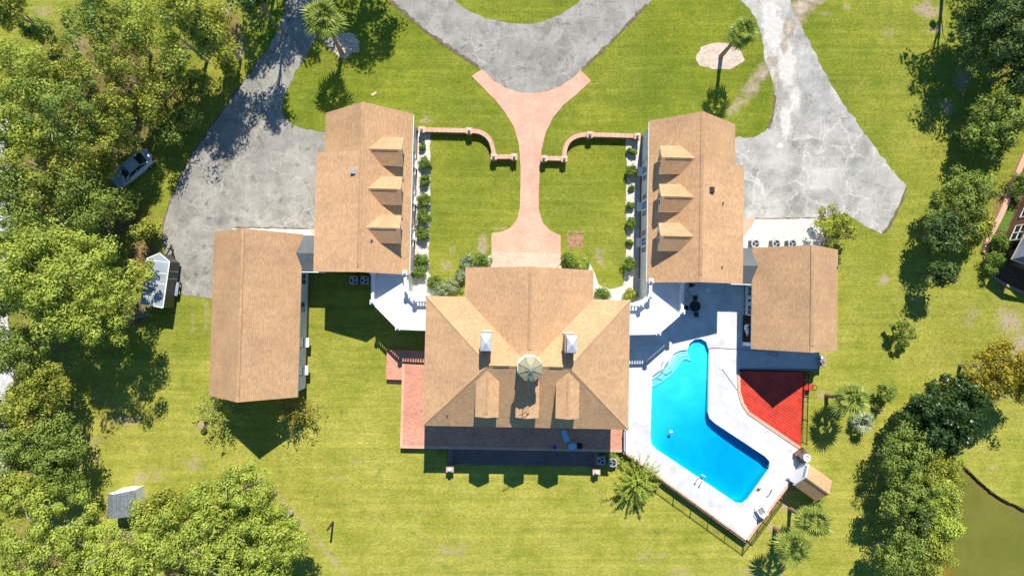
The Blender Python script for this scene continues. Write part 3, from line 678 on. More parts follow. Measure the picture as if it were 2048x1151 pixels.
# ------------------------------------------------------------------ main house
def dormer(parent, loc, a0, z0, m, af, c, hw, ze, zr):
    """a runs uphill from the eave a0; af = front edge of the dormer roof; c = its centre along the eave."""
    ar, ae = a0 + (zr - z0) / m + .05, a0 + (ze - z0) / m + .05
    wf, wh = af + .28, hw - .16
    zw = ze + (hw - wh) / hw * (zr - ze) - .17; zt = zr - .17
    zb = z0 + m * (wf - a0) - .05; aw = a0 + (zw - z0) / m
    w = Mb()
    w.face([loc(wf, c - wh, zb), loc(wf, c + wh, zb), loc(wf, c + wh, zw), loc(wf, c, zt), loc(wf, c - wh, zw)])
    for s in (-1, 1): w.face([loc(wf, c + s * wh, zb), loc(wf, c + s * wh, zw), loc(aw, c + s * wh, zw)])
    d = part("dormer", w, SIDING, parent)
    part("dormer_roof", roof_shell([[loc(af, c - hw, ze), loc(ae, c - hw, ze), loc(ar, c, zr), loc(af, c, zr)], [loc(af, c + hw, ze), loc(ae, c + hw, ze), loc(ar, c, zr), loc(af, c, zr)]], .13), [SHINGLE, WHITE], d)
    part("ridge_cap", vent_box(loc(af + .35, c, zr), loc(ar - .35, c, zr), .14, .07, .12), SHINGLE, d)
    g, f = Mb(), Mb(); zc0, zc1, ww = zb + .35, zw + .12, wh * .5
    def bx(mb, l0, l1, a_, b_, d0, d1): mb.hull8([loc(wf - d0, l0, a_), loc(wf - d0, l1, a_), loc(wf - d1, l1, a_), loc(wf - d1, l0, a_), loc(wf - d0, l0, b_), loc(wf - d0, l1, b_), loc(wf - d1, l1, b_), loc(wf - d1, l0, b_)])
    bx(g, c - ww, c + ww, zc0, zc1, -.02, .03); part("window", g, GLASS, d)
    for l in (c - ww, c, c + ww): bx(f, l - .035, l + .035, zc0, zc1, .0, .06)
    for z in (zc0, (zc0 + zc1) / 2, zc1): bx(f, c - ww - .05, c + ww + .05, z - .035, z + .035, .0, .055)
    part("window_frame", f, WHITE, d)
    return d

house = thing("main_house", "large main house with tan hipped roof, front gable, octagonal cupola and three rear dormers", "house", U(2.25, -5, 0))
ZE, MS = 7.1, 0.607
u0, u1, v0, v1 = -6.9, 11.4, -10.75, 0.78; hv = (v1 - v0) / 2; vm = (v0 + v1) / 2; ZR = ZE + hv * MS
Lr, Rr = (u0 + hv, vm, ZR), (u1 - hv, vm, ZR)
p0, p1, pv, pc = -3.45, 8.05, 3.40, 2.30; PZ = ZE + 5.75 * MS; pa = (pc, v1 - 5.75, PZ)
u_ = lambda a: U(*a)
planes = [[(u0, v0, ZE), Lr, (u0, v1, ZE)], [(u1, v1, ZE), Rr, (u1, v0, ZE)], [(u0, v0, ZE), (u1, v0, ZE), Rr, Lr],
          [(u0, v1, ZE), Lr, Rr, (u1, v1, ZE), (p1, v1, ZE), pa, (p0, v1, ZE)],
          [(p0, v1, ZE), pa, (pc, pv, PZ), (p0, pv, ZE)], [(pc, pv, PZ), pa, (p1, v1, ZE), (p1, pv, ZE)]]
roof = part("roof", roof_shell([[u_(a) for a in pl] for pl in planes]), [SHINGLE, WHITE], house)
for a, b in (((u0, v0, ZE), Lr), ((u0, v1, ZE), Lr), ((u1, v0, ZE), Rr), ((u1, v1, ZE), Rr), (Lr, Rr)):
    part("ridge_cap", cap_strip(u_(a), u_(b)), SHINGLE, roof)
part("ridge_vent", vent_box(U(pc, pv - .5, PZ), U(pc, -3.6, PZ)), SHINGLE, roof)
for a, b in ((-.75, .6), (4.0, 5.2)): part("ridge_vent", vent_box(U(a, vm, ZR + .03), U(b, vm, ZR + .03)), SHINGLE, roof)
w = Mb().ubox(-6.45, 10.95, -10.3, 0.33, -.05, 6.98); part("wall", w, SIDING, house)
g = Mb(); yv = 2.98
g.face([U(p0 + .5, yv, 7.0), U(p1 - .5, yv, 7.0), U(p1 - .5, yv, 7.3), U(pc, yv, PZ - .2), U(p0 + .5, yv, 7.3)])
part("gable_wall", g, SIDING, house)
part("porch_floor", Mb().ubox(-3.2, 7.8, 0.34, 3.25, -.05, 1.05), STEPBRICK, house)
part("porch_beam", Mb().ubox(-3.0, 7.6, 2.55, 2.97, 6.45, 6.95), WHITE, house)
for k in range(6):
    c = U(-2.7 + k * 2.0, 2.76, 1.05)
    part("column", Mb().lathe([(.34, 0), (.34, .15), (.27, .22), (.26, 2.0), (.22, 5.1), (.30, 5.25), (.33, 5.38)], c, 12), WHITE, house, True)
door(house, 'N', 2.3, 0.33, 1.06, 1.5, 2.6)
for c in (-5.0, -1.6, .6, 4.0, 6.2, 9.6):
    window(house, 'N', c, .33, 1.7 if abs(c - 2.3) < 5 else 1.5, 1.1, 1.9); window(house, 'N', c, .33, 4.6, 1.1, 1.5)
for c in (-4.9, -2.5, 0, 4.6, 7.0, 9.4):
    window(house, 'S', c, -10.3, 1.5, 1.1, 2.0); window(house, 'S', c, -10.3, 4.6, 1.1, 1.5)
door(house, 'S', 2.3, -10.3, .78, 1.5, 2.4)
for c in (-8.5, -6.6, -4.2): window(house, 'E', c, 10.95, 1.8, 1.1, 1.7); window(house, 'W', c, -6.45, 1.8, 1.1, 1.7)
for i, c in enumerate((-1.19, 2.26, 5.67)):
    dormer(house, lambda a, l, z: U(l, a, z), v0, ZE, MS, -9.45, c, 1.0, 9.72, 10.3)
for i, (c, px) in enumerate(((-1.34, 972), (5.70, 1143))):
    ch = Mb().ubox(c - .43, c + .43, -3.72, -2.28, 8.0, 12.0, 0); ch.ubox(c - .48, c + .48, -3.77, -2.23, 11.55, 11.75, 0)
    chim = part("chimney", ch, CHIMNEY, house)
    cp = Mb(); z = 12.28; q = [U(c - .40, -3.68, z), U(c + .40, -3.68, z), U(c + .40, -2.32, z), U(c - .40, -2.32, z)]; ap = U(c, -3.0, z + .34)
    for k in range(4): cp.face([q[k], q[(k + 1) % 4], ap])
    cp.face(q[::-1])
    for a, b in ((-.34, -3.6), (.34, -3.6), (.34, -2.4), (-.34, -2.4)): cp.ubox(c + a - .03, c + a + .03, b - .03, b + .03, 11.98, z - .01)
    part("chimney_cap", cp, CAPMETAL, chim)
    part("flashing", Mb().ubox(c - .5, c + .5, -2.24, -2.14, 8.4, 9.1), CAPMETAL, chim)
    part("chimney_pot", Mb().lathe([(.2, 0), (.2, .25)], U(c, -3.3, 11.99), 8), FLASH, chim)
cc = U(2.28, vm + .02, 0); ph = math.pi / 8 - ROT
cup = part("cupola", Mb().lathe([(.98, 9.8), (.98, 11.2), (1.06, 11.25), (1.06, 11.4), (.84, 11.45), (.84, 13.05), (.98, 13.12), (1.0, 13.24)], cc, 8, 0, ph), WHITE, house)
cr = Mb(); ap = (cc[0], cc[1], 14.15)
for k in range(8):
    t0, t1 = ph + k * math.pi / 4, ph + (k + 1) * math.pi / 4; R_ = 1.06
    a, b = (cc[0] + R_ * math.cos(t0), cc[1] + R_ * math.sin(t0), 13.26), (cc[0] + R_ * math.cos(t1), cc[1] + R_ * math.sin(t1), 13.26)
    mid_a, mid_b = [tuple(Vector(x).lerp(Vector(ap), .55) - Vector((0, 0, .10))) for x in (a, b)]
    cr.face([a, b, mid_b, mid_a]); cr.face([mid_a, mid_b, ap])
    part("roof_seam", Mb().bar(Vector(a) + Vector((0, 0, .0)), Vector(mid_a), .04, .04).bar(Vector(mid_a), Vector(ap), .04, .04), CUPMETAL, cup)
part("cupola_roof", cr, CUPMETAL, cup)
for k in range(8):
    t = k * math.pi / 4 - ROT; n = Vector((math.cos(t), math.sin(t), 0)); s = Vector((-n.y, n.x, 0)) * .24; b = Vector((cc[0], cc[1], 12.15)) + n * .775
    lv = Mb().hull8([b - s, b - s + n * .03, b + s + n * .03, b + s, *[x + Vector((0, 0, .8)) for x in (b - s, b - s + n * .03, b + s + n * .03, b + s)]])
    part("louvre", lv, FLASH, cup)
vn = Mb().tube([(cc[0], cc[1], 14.1), (cc[0], cc[1], 15.75)], .03, 6).lathe([(.0, 0), (.11, .1), (.0, .22)], (cc[0], cc[1], 14.35), 8)
for d in (0, math.pi / 2): vn.bar((cc[0] - .32 * math.cos(d), cc[1] - .32 * math.sin(d), 15.0), (cc[0] + .32 * math.cos(d), cc[1] + .32 * math.sin(d), 15.0), .03, .03)
dv = Vector((math.cos(.5), math.sin(.5), 0)); o_ = Vector((cc[0], cc[1], 15.55))
vn.bar(o_ - dv * .55, o_ + dv * .5, .03, .05); vn.face([o_ + dv * .75, o_ + dv * .45 + Vector((0, 0, .14)), o_ + dv * .45 - Vector((0, 0, .1))]); vn.face([o_ - dv * .65 + Vector((0, 0, .25)), o_ - dv * .2 + Vector((0, 0, .12)), o_ - dv * .2, o_ - dv * .65])
part("weathervane", vn, STEEL, cup)
for px, py, z in ((895, 827, 7.7), (1235, 640, 7.4)): pipe_vent(house, px, py, z)
for px in (967, 974): pass

# front steps
st = thing("front_steps", "pale worn brick steps climbing to the front porch of the main house", "steps", U(2.2, 4.5, 0))
for k in range(6): part("step", Mb().ubox(-1.25 + .02 * k, 5.64 - .02 * k, 3.26, 5.42 - k * .33, -.03 + .0 * k, .17 * (k + 1)), STEPBRICK, st)
for a in (-1.25, 5.34): part("cheek_wall", Mb().ubox(a - .05, a + .35, 3.27, 4.85, -.02, .55).ubox(a - .05, a + .35, 3.27, 4.1, .55, 1.1), STEPBRICK, st)

# ------------------------------------------------------------------ wings
def wing(name, label, s, uE, uR, uW, vS, vN, vK, dv, outer_px):
    """s = +1: courtyard side faces east (left wing); uE courtyard eave, uR ridge, uW outer eave; the outer slope is a raised shed south of vK."""
    t = thing(name, label, "house", U(uR, (vS + vN) / 2, 0))
    zE, zR, zW, zS = 4.5, 7.95, 4.06, 6.62
    planes = [[(uR, vS, zR), (uE, vS, zE), (uE, vN, zE), (uR, vN, zR)],
              [(uR, vN, zR), (uW, vN, zW), (uW, vK, zW), (uR, vK, zR)],
              [(uR, vK, zR), (uW, vK, zS), (uW, vS, zS), (uR, vS, zR)]]
    r = part("roof", roof_shell([[u_(a) for a in pl] for pl in planes]), [SHINGLE, WHITE], t)
    part("ridge_vent", vent_box(U(uR, vS + .65, zR), U(uR, vN - .6, zR)), SHINGLE, r)
    part("ridge_cap", cap_strip(U(uR, vS, zR), U(uR, vS + .65, zR)), SHINGLE, r); part("ridge_cap", cap_strip(U(uR, vN - .6, zR), U(uR, vN, zR)), SHINGLE, r)
    iE, iW = uE - s * .2, uW + s * .4; a, b = vS + .35, vN - .4
    def gable(v, shed):
        zz = lambda uu: zE + abs(uE - uu) / abs(uE - uR) * (zR - zE) if (uu - uR) * s > 0 else (zR - abs(uu - uR) / abs(uW - uR) * (zR - (zS if shed else zW)))
        return [U(iE, v, -.05), U(iE, v, zz(iE) - .19), U(uR, v, zR - .19), U(iW, v, zz(iW) - .19), U(iW, v, -.05)]
    w = Mb(); ga, gb = gable(a, True), gable(b, False)
    w.face(ga); w.face(gb)
    w.face([ga[0], ga[1], U(iE, b, ga[1][2]), gb[0]])
    zsw, zlw = ga[3][2], gb[3][2]
    w.face([U(iW, a, -.05), U(iW, a, zsw), U(iW, vK - .12, zsw), U(iW, vK - .12, -.05)]); w.face([U(iW, vK - .12, -.05), U(iW, vK - .12, zlw), U(iW, b, zlw), U(iW, b, -.05)])
    w.face([U(iW, vK - .12, zlw - .3), U(iW, vK - .12, zsw), U(uR, vK - .12, zR - .19)])
    part("wall", w, SIDING, t)
    part("foundation", Mb().ubox(min(iE, iW) - .06, max(iE, iW) + .06, a - .06, b + .06, -.06, .42), HOUSEBRICK, t)
    gu = Mb(); q = uE - s * .03
    gu.ubox(q - .07, q + .07, vS + .1, vN - .1, zE - .22, zE - .06); part("gutter", gu, WHITE, t)
    for c in dv:
        dormer(t, (lambda aa, l, z: U(-s * aa, l, z)), -s * uE, zE, (zR - zE) / abs(uE - uR), -s * uE + .55, c, 1.28, 6.6, 7.5)
    for c in dv:
        for k in (-1, 0, 1):
            window(t, 'E' if s > 0 else 'W', c + k * .82, iE, 1.3, .5 if k else .72, 1.7, 2)
        bx = Mb(); q0, q1 = sorted((iE + s * .08, iE + s * (.5 if s < 0 else .16))); bx.ubox(q0, q1, c - .42, c + .42, .85, 1.15); part("window_box", bx, WHITE, t)
    for c in (vS + 2.6, vS + 5.4, vS + 8.2):
        window(t, 'W' if s > 0 else 'E', c, iW, 4.6, 1.0, 1.3); window(t, 'W' if s > 0 else 'E', c, iW, 1.2, 1.0, 1.5)
    for c in (uR - 2, uR + 2): window(t, 'N', c, b, 1.3, 1.0, 1.6)
    window(t, 'N', uR, b, 5.2, .8, 1.2)
    door(t, 'W' if s > 0 else 'E', vK + 1.6, iW, .42, 1.0, 2.1, WHITE)
    for sz in ((iE, b), (iE, a)):
        dn = Mb().ubox(sz[0] + s * .02 - .05, sz[0] + s * .02 + .09, sz[1] - .12 if sz[1] == b else sz[1] + .02, sz[1] - .02 if sz[1] == b else sz[1] + .12, .05, zE - .2); part("downpipe", dn, WHITE, t)
    return t
lw = wing("left_wing_house", "left wing house with tan roof, three dormers facing the courtyard lawn from the left", 1, -8.80, -12.85, -17.15, 2.75, 17.85, 13.5, (13.78, 10.23, 6.74), 0)
rw = wing("right_wing_house", "right wing house with tan roof, three dormers facing the courtyard lawn from the right", -1, 13.40, 17.50, 21.70, 2.5, 17.75, 13.3, (13.64, 10.13, 6.59), 0)
for n in (lw, rw): pass
pipe_vent(lw, 674, 351, 6.9); pipe_vent(lw, 743, 479, 7.2); pipe_vent(lw, 717, 532, 7.8)
p = P(707, 344, 7.6); part("roof_vent", Mb().box(p[0] - .22, p[0] + .22, p[1] - .2, p[1] + .2, 7.45, 7.95), STEEL, lw)
p = P(1423, 380, 7.6); part("roof_vent", Mb().box(p[0] - .2, p[0] + .2, p[1] - .25, p[1] + .25, 7.3, 7.85), DARKPL, rw)
pipe_vent(rw, 1446, 405, 7.3); pipe_vent(rw, 1444, 533, 7.25)

# ------------------------------------------------------------------ annexes and links
def annex(name, label, ua, ur, ub, vS, vN, walls):
    t = thing(name, label, "outbuilding", U(ur, (vS + vN) / 2, 0)); zE, zR = 4.13, 8.1
    r = part("roof", roof_shell([[U(ua, vS, zE), U(ur, vS, zR), U(ur, vN, zR), U(ua, vN, zE)], [U(ur, vS, zR), U(ub, vS, zE), U(ub, vN, zE), U(ur, vN, zR)]]), [SHINGLE, WHITE], t)
    part("ridge_vent", vent_box(U(ur, vS + .6, zR), U(ur, vN - .6, zR)), SHINGLE, r)
    part("ridge_cap", cap_strip(U(ur, vS, zR), U(ur, vS + .6, zR)), SHINGLE, r); part("ridge_cap", cap_strip(U(ur, vN - .6, zR), U(ur, vN, zR)), SHINGLE, r)
    zz = lambda uu: (zE + (uu - ua) / (ur - ua) * (zR - zE) if uu < ur else zE + (ub - uu) / (ub - ur) * (zR - zE)) - .2
    w = Mb()
    for (a, b, c, d) in walls:
        for v in (c, d): w.face([U(a, v, -.05), U(b, v, -.05), U(b, v, zz(b)), U(ur, v, zR - .2), U(a, v, zz(a))])
        w.face([U(a, c, -.05), U(a, d, -.05), U(a, d, zz(a)), U(a, c, zz(a))]); w.face([U(b, c, -.05), U(b, d, -.05), U(b, d, zz(b)), U(b, c, zz(b))])
        part("foundation", Mb().ubox(a - .05, b + .05, c - .05 if c == min(x[2] for x in walls) else c + .06, d + .05, -.06, .4), HOUSEBRICK, t)
    part("wall", w, SIDING, t)
    return t
la = annex("garage_building", "long gabled outbuilding with plain tan roof left of the left wing", -27.2, -23.05, -18.95, -8.87, 6.35, [(-26.8, -19.35, -8.5, 5.95)])
for c in (-6.4, -3.7): window(la, 'E', c - .25, -19.35, 1.5, 1.0, 1.4); part("window_box", Mb().ubox(-19.28, -18.9, c - .7, c + .2, .95, 1.2), WHITE, la)
for c in (-.5, 2.2): window(la, 'E', c, -19.35, 1.5, 1.0, 1.4)
door(la, 'E', -7.85, -19.35, .3, 1.0, 2.1, WHITE)
for c in (-24.9, -21.3): part("garage_door", Mb().ubox(c - 1.4, c + 1.4, 5.93, 6.02, .0, 2.4), WHITE, la)
window(la, 'S', -23.05, -8.5, 5.0, .9, 1.2)
ra = annex("pool_house", "gabled pool house with plain tan roof right of the swimming pool deck", 23.45, 27.42, 31.6, -3.52, 6.02, [(23.95, 31.2, -.35, 5.65), (25.6, 31.2, -3.1, -.35)])
for c in (2.15, .35): window(ra, 'W', c - .2, 23.95, 1.9, .9, 1.3, 2)
ln = Mb().ubox(23.65, 23.9, .95, 1.15, 2.6, 3.0).ubox(23.86, 23.95, 1.0, 1.1, 2.9, 3.0); part("lantern", ln, IRON, ra)
part("porch_post", Mb().ubox(23.75, 24.0, -3.3, -3.05, .9, 4.1), WHITE, ra); part("porch_kerb", Mb().ubox(23.72, 25.5, -3.42, -3.0, .6, 1.25), WHITE, ra)
part("planting_bed", Mb().ubox(23.75, 25.55, -2.98, -.42, .6, .98), SOIL, ra)
door(ra, 'W', 3.8, 23.95, .95, .95, 2.1, WHITE)
pipe_vent(ra, 1675, 533, 4.3)
def conn(name, label, a, b, v0_, v1_):
    t = thing(name, label, "passage", U((a + b) / 2, (v0_ + v1_) / 2, 0)); vm_ = (v0_ + v1_) / 2
    r = part("roof", roof_shell([[U(a, v0_, 4.0), U(b, v0_, 4.0), U(b, vm_, 4.55), U(a, vm_, 4.55)], [U(a, vm_, 4.55), U(b, vm_, 4.55), U(b, v1_, 4.0), U(a, v1_, 4.0)]], .14), [SLATEMETAL, WHITE], t)
    part("wall", Mb().ubox(a + .2, b - .2, v0_ + .2, v1_ - .2, -.05, 3.85), SIDING, t)
    part("eave_trim", Mb().ubox(min(a, b), max(a, b), v0_ - .07, v0_ - .005, 3.85, 4.02), WHITE, t)
    return t
conn("left_passage", "narrow slate grey passage roof joining the left wing to the garage building", -19.7, -16.76, 2.85, 6.25)
conn("right_passage", "narrow slate grey passage roof joining the right wing to the pool house", 21.32, 24.2, 2.58, 6.0)

# ------------------------------------------------------------------ white side terraces
def baluster_mesh(h):
    return mesh_of("baluster", Mb().lathe([(.075, 0), (.075, .06), (.045, .12), (.085, h * .36), (.04, h * .74), (.07, h - .06), (.07, h)], (0, 0, 0), 8), WHITE)
BAL = baluster_mesh(.66)
def balustrade(t, pts, z, newels=True):
    off = BASE[t.name]
    for (a, b) in zip(pts[:-1], pts[1:]):
        a, b = Vector(U(*a, z)), Vector(U(*b, z)); d = (b - a); Ln = d.length; d.normalize()
        part("top_rail", Mb().bar(a + d * .17 + Vector((0, 0, .80)), b - d * .17 + Vector((0, 0, .80)), .26, .13), WHITE, t)
        part("bottom_rail", Mb().bar(a + d * .17 + Vector((0, 0, .03)), b - d * .17 + Vector((0, 0, .03)), .2, .11), WHITE, t)
        n = max(1, int((Ln - .5) / .25))
        for k in range(n):
            q = a + d * (.25 + (Ln - .5) * (k + .5) / n)
            o = link("baluster", BAL, t, (q.x - off[0], q.y - off[1], z + .14 - off[2]))
    if newels:
        for a in pts:
            c = U(*a, z); ry = ROT
            nb = Mb().ubox(a[0] - .17, a[0] + .17, a[1] - .17, a[1] + .17, z, z + 1.02).ubox(a[0] - .22, a[0] + .22, a[1] - .22, a[1] + .22, z + 1.02, z + 1.1)
            nb.lathe([(.05, 0), (.13, .08), (.15, .18), (.10, .28), (0.02, .33)], (c[0], c[1], z + 1.1), 8)
            part("newel_post", nb, WHITE, t)
def terrace(name, label, poly, rails):
    cu = sum(p[0] for p in poly) / len(poly); cv = sum(p[1] for p in poly) / len(poly)
    t = thing(name, label, "terrace", U(cu, cv, 0)); z = 4.1
    part("wall", Mb().prism([U(*p)[:2] for p in poly], -.05, z - .22), SIDING, t)
    big = offset([U(*p)[:2] for p in poly], .1)
    part("floor", Mb().prism(big, z - .2, z, bottom=True), TERRFLOOR, t)
    for r in rails: balustrade(t, r, z)
    return t
terrace("left_terrace", "white raised terrace with white balustrade between the left wing and main house", [(-12.3, 3.08), (-12.2, .07), (-9.72, -2.34), (-6.47, -2.42), (-6.47, .5), (-8.18, .5), (-8.95, 1.25), (-9.1, 3.08)],
        [[(-12.15, 2.9), (-12.06, .13), (-9.66, -2.2), (-6.66, -2.28)], [(-6.66, .42), (-8.2, .42), (-9.03, 1.2), (-9.15, 2.9)]])
terrace("right_terrace", "white raised terrace with white balustrade between the right wing and main house", [(16.8, 2.83), (16.8, -.22), (14.5, -2.3), (10.97, -2.45), (10.97, .5), (12.79, .5), (13.6, 1.25), (13.65, 2.83)],
        [[(16.65, 2.65), (16.65, -.17), (14.44, -2.16), (11.16, -2.3)], [(11.16, .42), (12.8, .42), (13.66, 1.2), (13.68, 2.65)]])

# ------------------------------------------------------------------ rear brick terrace
rt = thing("rear_terrace", "raised red brick terrace wrapping the left and rear sides of the main house", "terrace", U(0, -12, 0))
TZ = .78
part("paving", Mb().prism([U(*p)[:2] for p in [(-9.75, -5.85), (-6.46, -5.85), (-6.46, -10.31), (10.96, -10.31), (10.96, -11.6), (12.02, -11.6), (12.02, -14.0), (-9.75, -14.05)]], -.05, TZ), TERRBRICK, rt)
ed = Mb().ubox(-9.8, 12.05, -14.1, -13.82, TZ, TZ + .03).ubox(-9.8, -9.55, -13.82, -5.85, TZ, TZ + .03); part("edging", ed, PATHBRICK, rt)
part("landing", Mb().ubox(-11.37, -6.47, -5.84, -4.55, -.05, .62).ubox(-11.37, -9.77, -7.45, -5.84, -.05, .62), TERRBRICK, rt)
for k in range(3): part("step", Mb().ubox(-11.2 + k * .5, -9.78, -7.75 - k * .0, -7.46, -.04, .16 + k * .14) if False else Mb().ubox(-11.3 + k * .25, -9.78, -7.46 - (3 - k) * .13, -7.46, -.04 - k * .005, .15 * (k + 1)), TERRBRICK, rt)
for k in range(5): part("step", Mb().ubox(-4.62, 9.3, -14.06 - (5 - k) * .33, -14.11, -.05 - k * .004, .13 * (k + 1)), DARKSTEP, rt)
for a in (-4.85, 9.5):
    part("cheek_wall", Mb().ubox(a - .22, a + .22, -15.75, -14.11, -.05, TZ - .06), DARKSTEP, rt)
    pr = part("pier", Mb().ubox(a - .32, a + .32, -16.25, -15.76, -.05, .95).ubox(a - .37, a + .37, -16.3, -15.7, .95, 1.05), CAPBRICK, rt)
    part("finial", Mb().lathe([(.04, 0), (.1, .05), (.17, .15), (.2, .27), (.16, .4), (.04, .47)], U(a, -16.0, 1.05), 10), WHITE, pr, True)

# ------------------------------------------------------------------ pool deck, pool, red deck
from mathutils.geometry import tessellate_polygon
dk = thing("pool_deck", "bright white raised concrete pool deck around the swimming pool", "deck", (*deck_poly[5], 0.0))
vs3 = [Vector((*p, POOL_Z)) for p in deck_poly] + [Vector((*p, POOL_Z)) for p in pool_poly]
tris = tessellate_polygon([vs3[:len(deck_poly)], vs3[len(deck_poly):]])
mb = Mb()
for t in tris:
    a, b, c = [vs3[i] for i in t]
    mb.face([a, b, c] if (b - a).cross(c - a).z > 0 else [a, c, b])
part("slab", mb, CONCRETE, dk)
part("retaining_wall", Mb().prism(deck_poly, -.05, POOL_Z - .005, top=False), WALLBRICK, dk)
A_, B_, C_, D_ = P(1246, 906, POOL_Z), P(1494, 1085, POOL_Z), P(1616, 921, POOL_Z), P(1600, 893, POOL_Z)
for a, b in ((A_, B_), (B_, C_), (C_, D_)):
    a2, b2 = Vector(a), Vector(b); d = (b2 - a2).normalized(); n = Vector((-d.y, d.x, 0)) * .12
    part("brick_coping", Mb().bar(a2 + n + d * .05, b2 + n - d * .05, .3, .05), CAPBRICK, dk)
pool = thing("swimming_pool", "bent swimming pool of bright turquoise water with rounded corners", "pool", (*pool_poly[10], 0.0))
def floor_z(p):
    q = topx(np.array(p[0]), np.array(p[1])); t = float(np.clip((q[1] * .8 + q[0] * .6 - 1420) / 190, 0, 1))
    return .42 - .66 * t * t * (3 - 2 * t)
pd = []                                                       # finer outline
for k in range(len(pool_poly)):
    a, b = pool_poly[k], pool_poly[(k + 1) % len(pool_poly)]; m_ = max(1, int(math.hypot(b[0] - a[0], b[1] - a[1]) / .6))
    pd += [(a[0] + (b[0] - a[0]) * j / m_, a[1] + (b[1] - a[1]) * j / m_) for j in range(m_)]
mb = Mb()
for k in range(len(pd)):
    a, b = pd[k], pd[(k + 1) % len(pd)]
    mb.face([(*b, POOL_Z - .002), (*a, POOL_Z - .002), (*a, floor_z(a)), (*b, floor_z(b))])
xs = np.array(pd); gxs = np.arange(xs[:, 0].min() - .5, xs[:, 0].max() + .5, .5); gys = np.arange(xs[:, 1].min() - .5, xs[:, 1].max() + .5, .5)
fl = Mb()
for i in range(len(gxs) - 1):
    for j in range(len(gys) - 1):
        c = (gxs[i] + .25, gys[j] + .25)
        fl.face([(x, y, floor_z((x, y))) for x, y in ((gxs[i], gys[j]), (gxs[i + 1], gys[j]), (gxs[i + 1], gys[j + 1]), (gxs[i], gys[j + 1]))]) if inside(np.array(c[0]), np.array(c[1]), offset(pd, .6)) else None
part("basin_floor", fl, PLASTER, pool, True); part("basin_wall", mb, PLASTER, pool)
part("water", Mb().prism(offset(pd, -.004), -.9, POOL_Z - .09, bottom=True), POOLWATER, pool)
stp = [[(1305, 758), (1324, 747), (1342, 729), (1352, 712), (1362, 706), (1376, 704)], [(1305, 766), (1328, 754), (1348, 735), (1358, 718), (1366, 712), (1378, 712)], [(1306, 775), (1333, 761), (1354, 741), (1364, 724), (1371, 718), (1384, 722)]]
edge0 = [(1304, 751), (1322, 740), (1338, 723), (1348, 706), (1360, 700), (1374, 698)]
for k, s_ in enumerate(stp):
    z = .70 - .08 * k
    outl = chaikin(PX(s_, POOL_Z), 2, False); inn_ = PX(edge0, POOL_Z)
    part("step", Mb().prism([q_[:2] for q_ in outl] + [q_[:2] for q_ in inn_[::-1]], -.2, z), POOLSTEP, pool)
RD_Z = .97
RED_PX = [(1479, 741), (1612, 743), (1602, 893), (1499, 823), (1487, 804), (1480, 781)]
red_poly = [p[:2] for p in PX(RED_PX, RD_Z)]
rd = thing("red_deck", "red painted plank deck between pool house and pool, partly in gable shadow", "deck", (*red_poly[0], 0.0))
dd = Vector((red_poly[2][0] - red_poly[3][0], red_poly[2][1] - red_poly[3][1])).normalized(); nn_ = Vector((-dd.y, dd.x))
def clip(poly, n, c, keep):
    out = []
    for k in range(len(poly)):
        a, b = Vector(poly[k]), Vector(poly[(k + 1) % len(poly)]); da, db = (a.dot(n) - c) * keep, (b.dot(n) - c) * keep
        if da >= 0: out.append(tuple(a))
        if da * db < 0: out.append(tuple(a.lerp(b, da / (da - db))))
    return out
ds = [Vector(p).dot(nn_) for p in red_poly]; lo = min(ds); k = 0
while lo + k * .26 < max(ds):
    pl = clip(clip(red_poly, nn_, lo + k * .26 + .015, 1), nn_, lo + (k + 1) * .26 - .015, -1)
    if len(pl) >= 3: part("plank", Mb().prism(pl, RD_Z - .05, RD_Z + random.Random(k).uniform(-.004, .004)), (REDWOOD, REDWOOD2)[(k * 7 + k // 3) % 3 == 0], rd)
    k += 1
part("deck_frame", Mb().prism(offset(red_poly, -.02), -.05, RD_Z - .06), DARKSTEP, rd)
for a, b in zip(RED_PX[2:], RED_PX[3:] + RED_PX[:1]):
    part("brick_edging", Mb().bar(P(a[0] - 2, a[1] + 2, POOL_Z + .01), P(b[0] - 2, b[1] + 2, POOL_Z + .01), .3, .08), CAPBRICK, rd)
sp_ = Mb().prism([p[:2] for p in PX([(1605, 767), (1628, 768), (1626, 779), (1604, 779)], .8)], .72, .8, bottom=True)
sdk = thing("side_platform", "small red wooden platform with iron rail outside the red deck", "platform", P(1615, 773, 0)); part("platform_top", sp_, REDWOOD, sdk)
for q_ in ((1606, 769), (1626, 769), (1625, 778), (1606, 778)): part("leg", Mb().tube([P(*q_, .8)[:2] + (-.02,), P(*q_, .8)[:2] + (1.6,)], .03, 6), IRON, sdk)
part("rail", Mb().tube([P(1626, 769, .8)[:2] + (1.6,), P(1625, 778, .8)[:2] + (1.6,), P(1606, 778, .8)[:2] + (1.6,)], .025, 6), IRON, sdk)
part("patio_slab", Mb().prism([U(*p)[:2] for p in [(23.4, -3.0), (25.5, -3.0), (31.3, -3.0), (31.3, -5.55), (23.45, -5.6)]], -.05, .93), PATIO, dk)
part("patio_fascia", Mb().ubox(23.45, 31.35, -5.72, -5.62, .5, 1.02).ubox(31.31, 31.42, -5.62, -3.1, .5, 1.02), FLASH, dk)

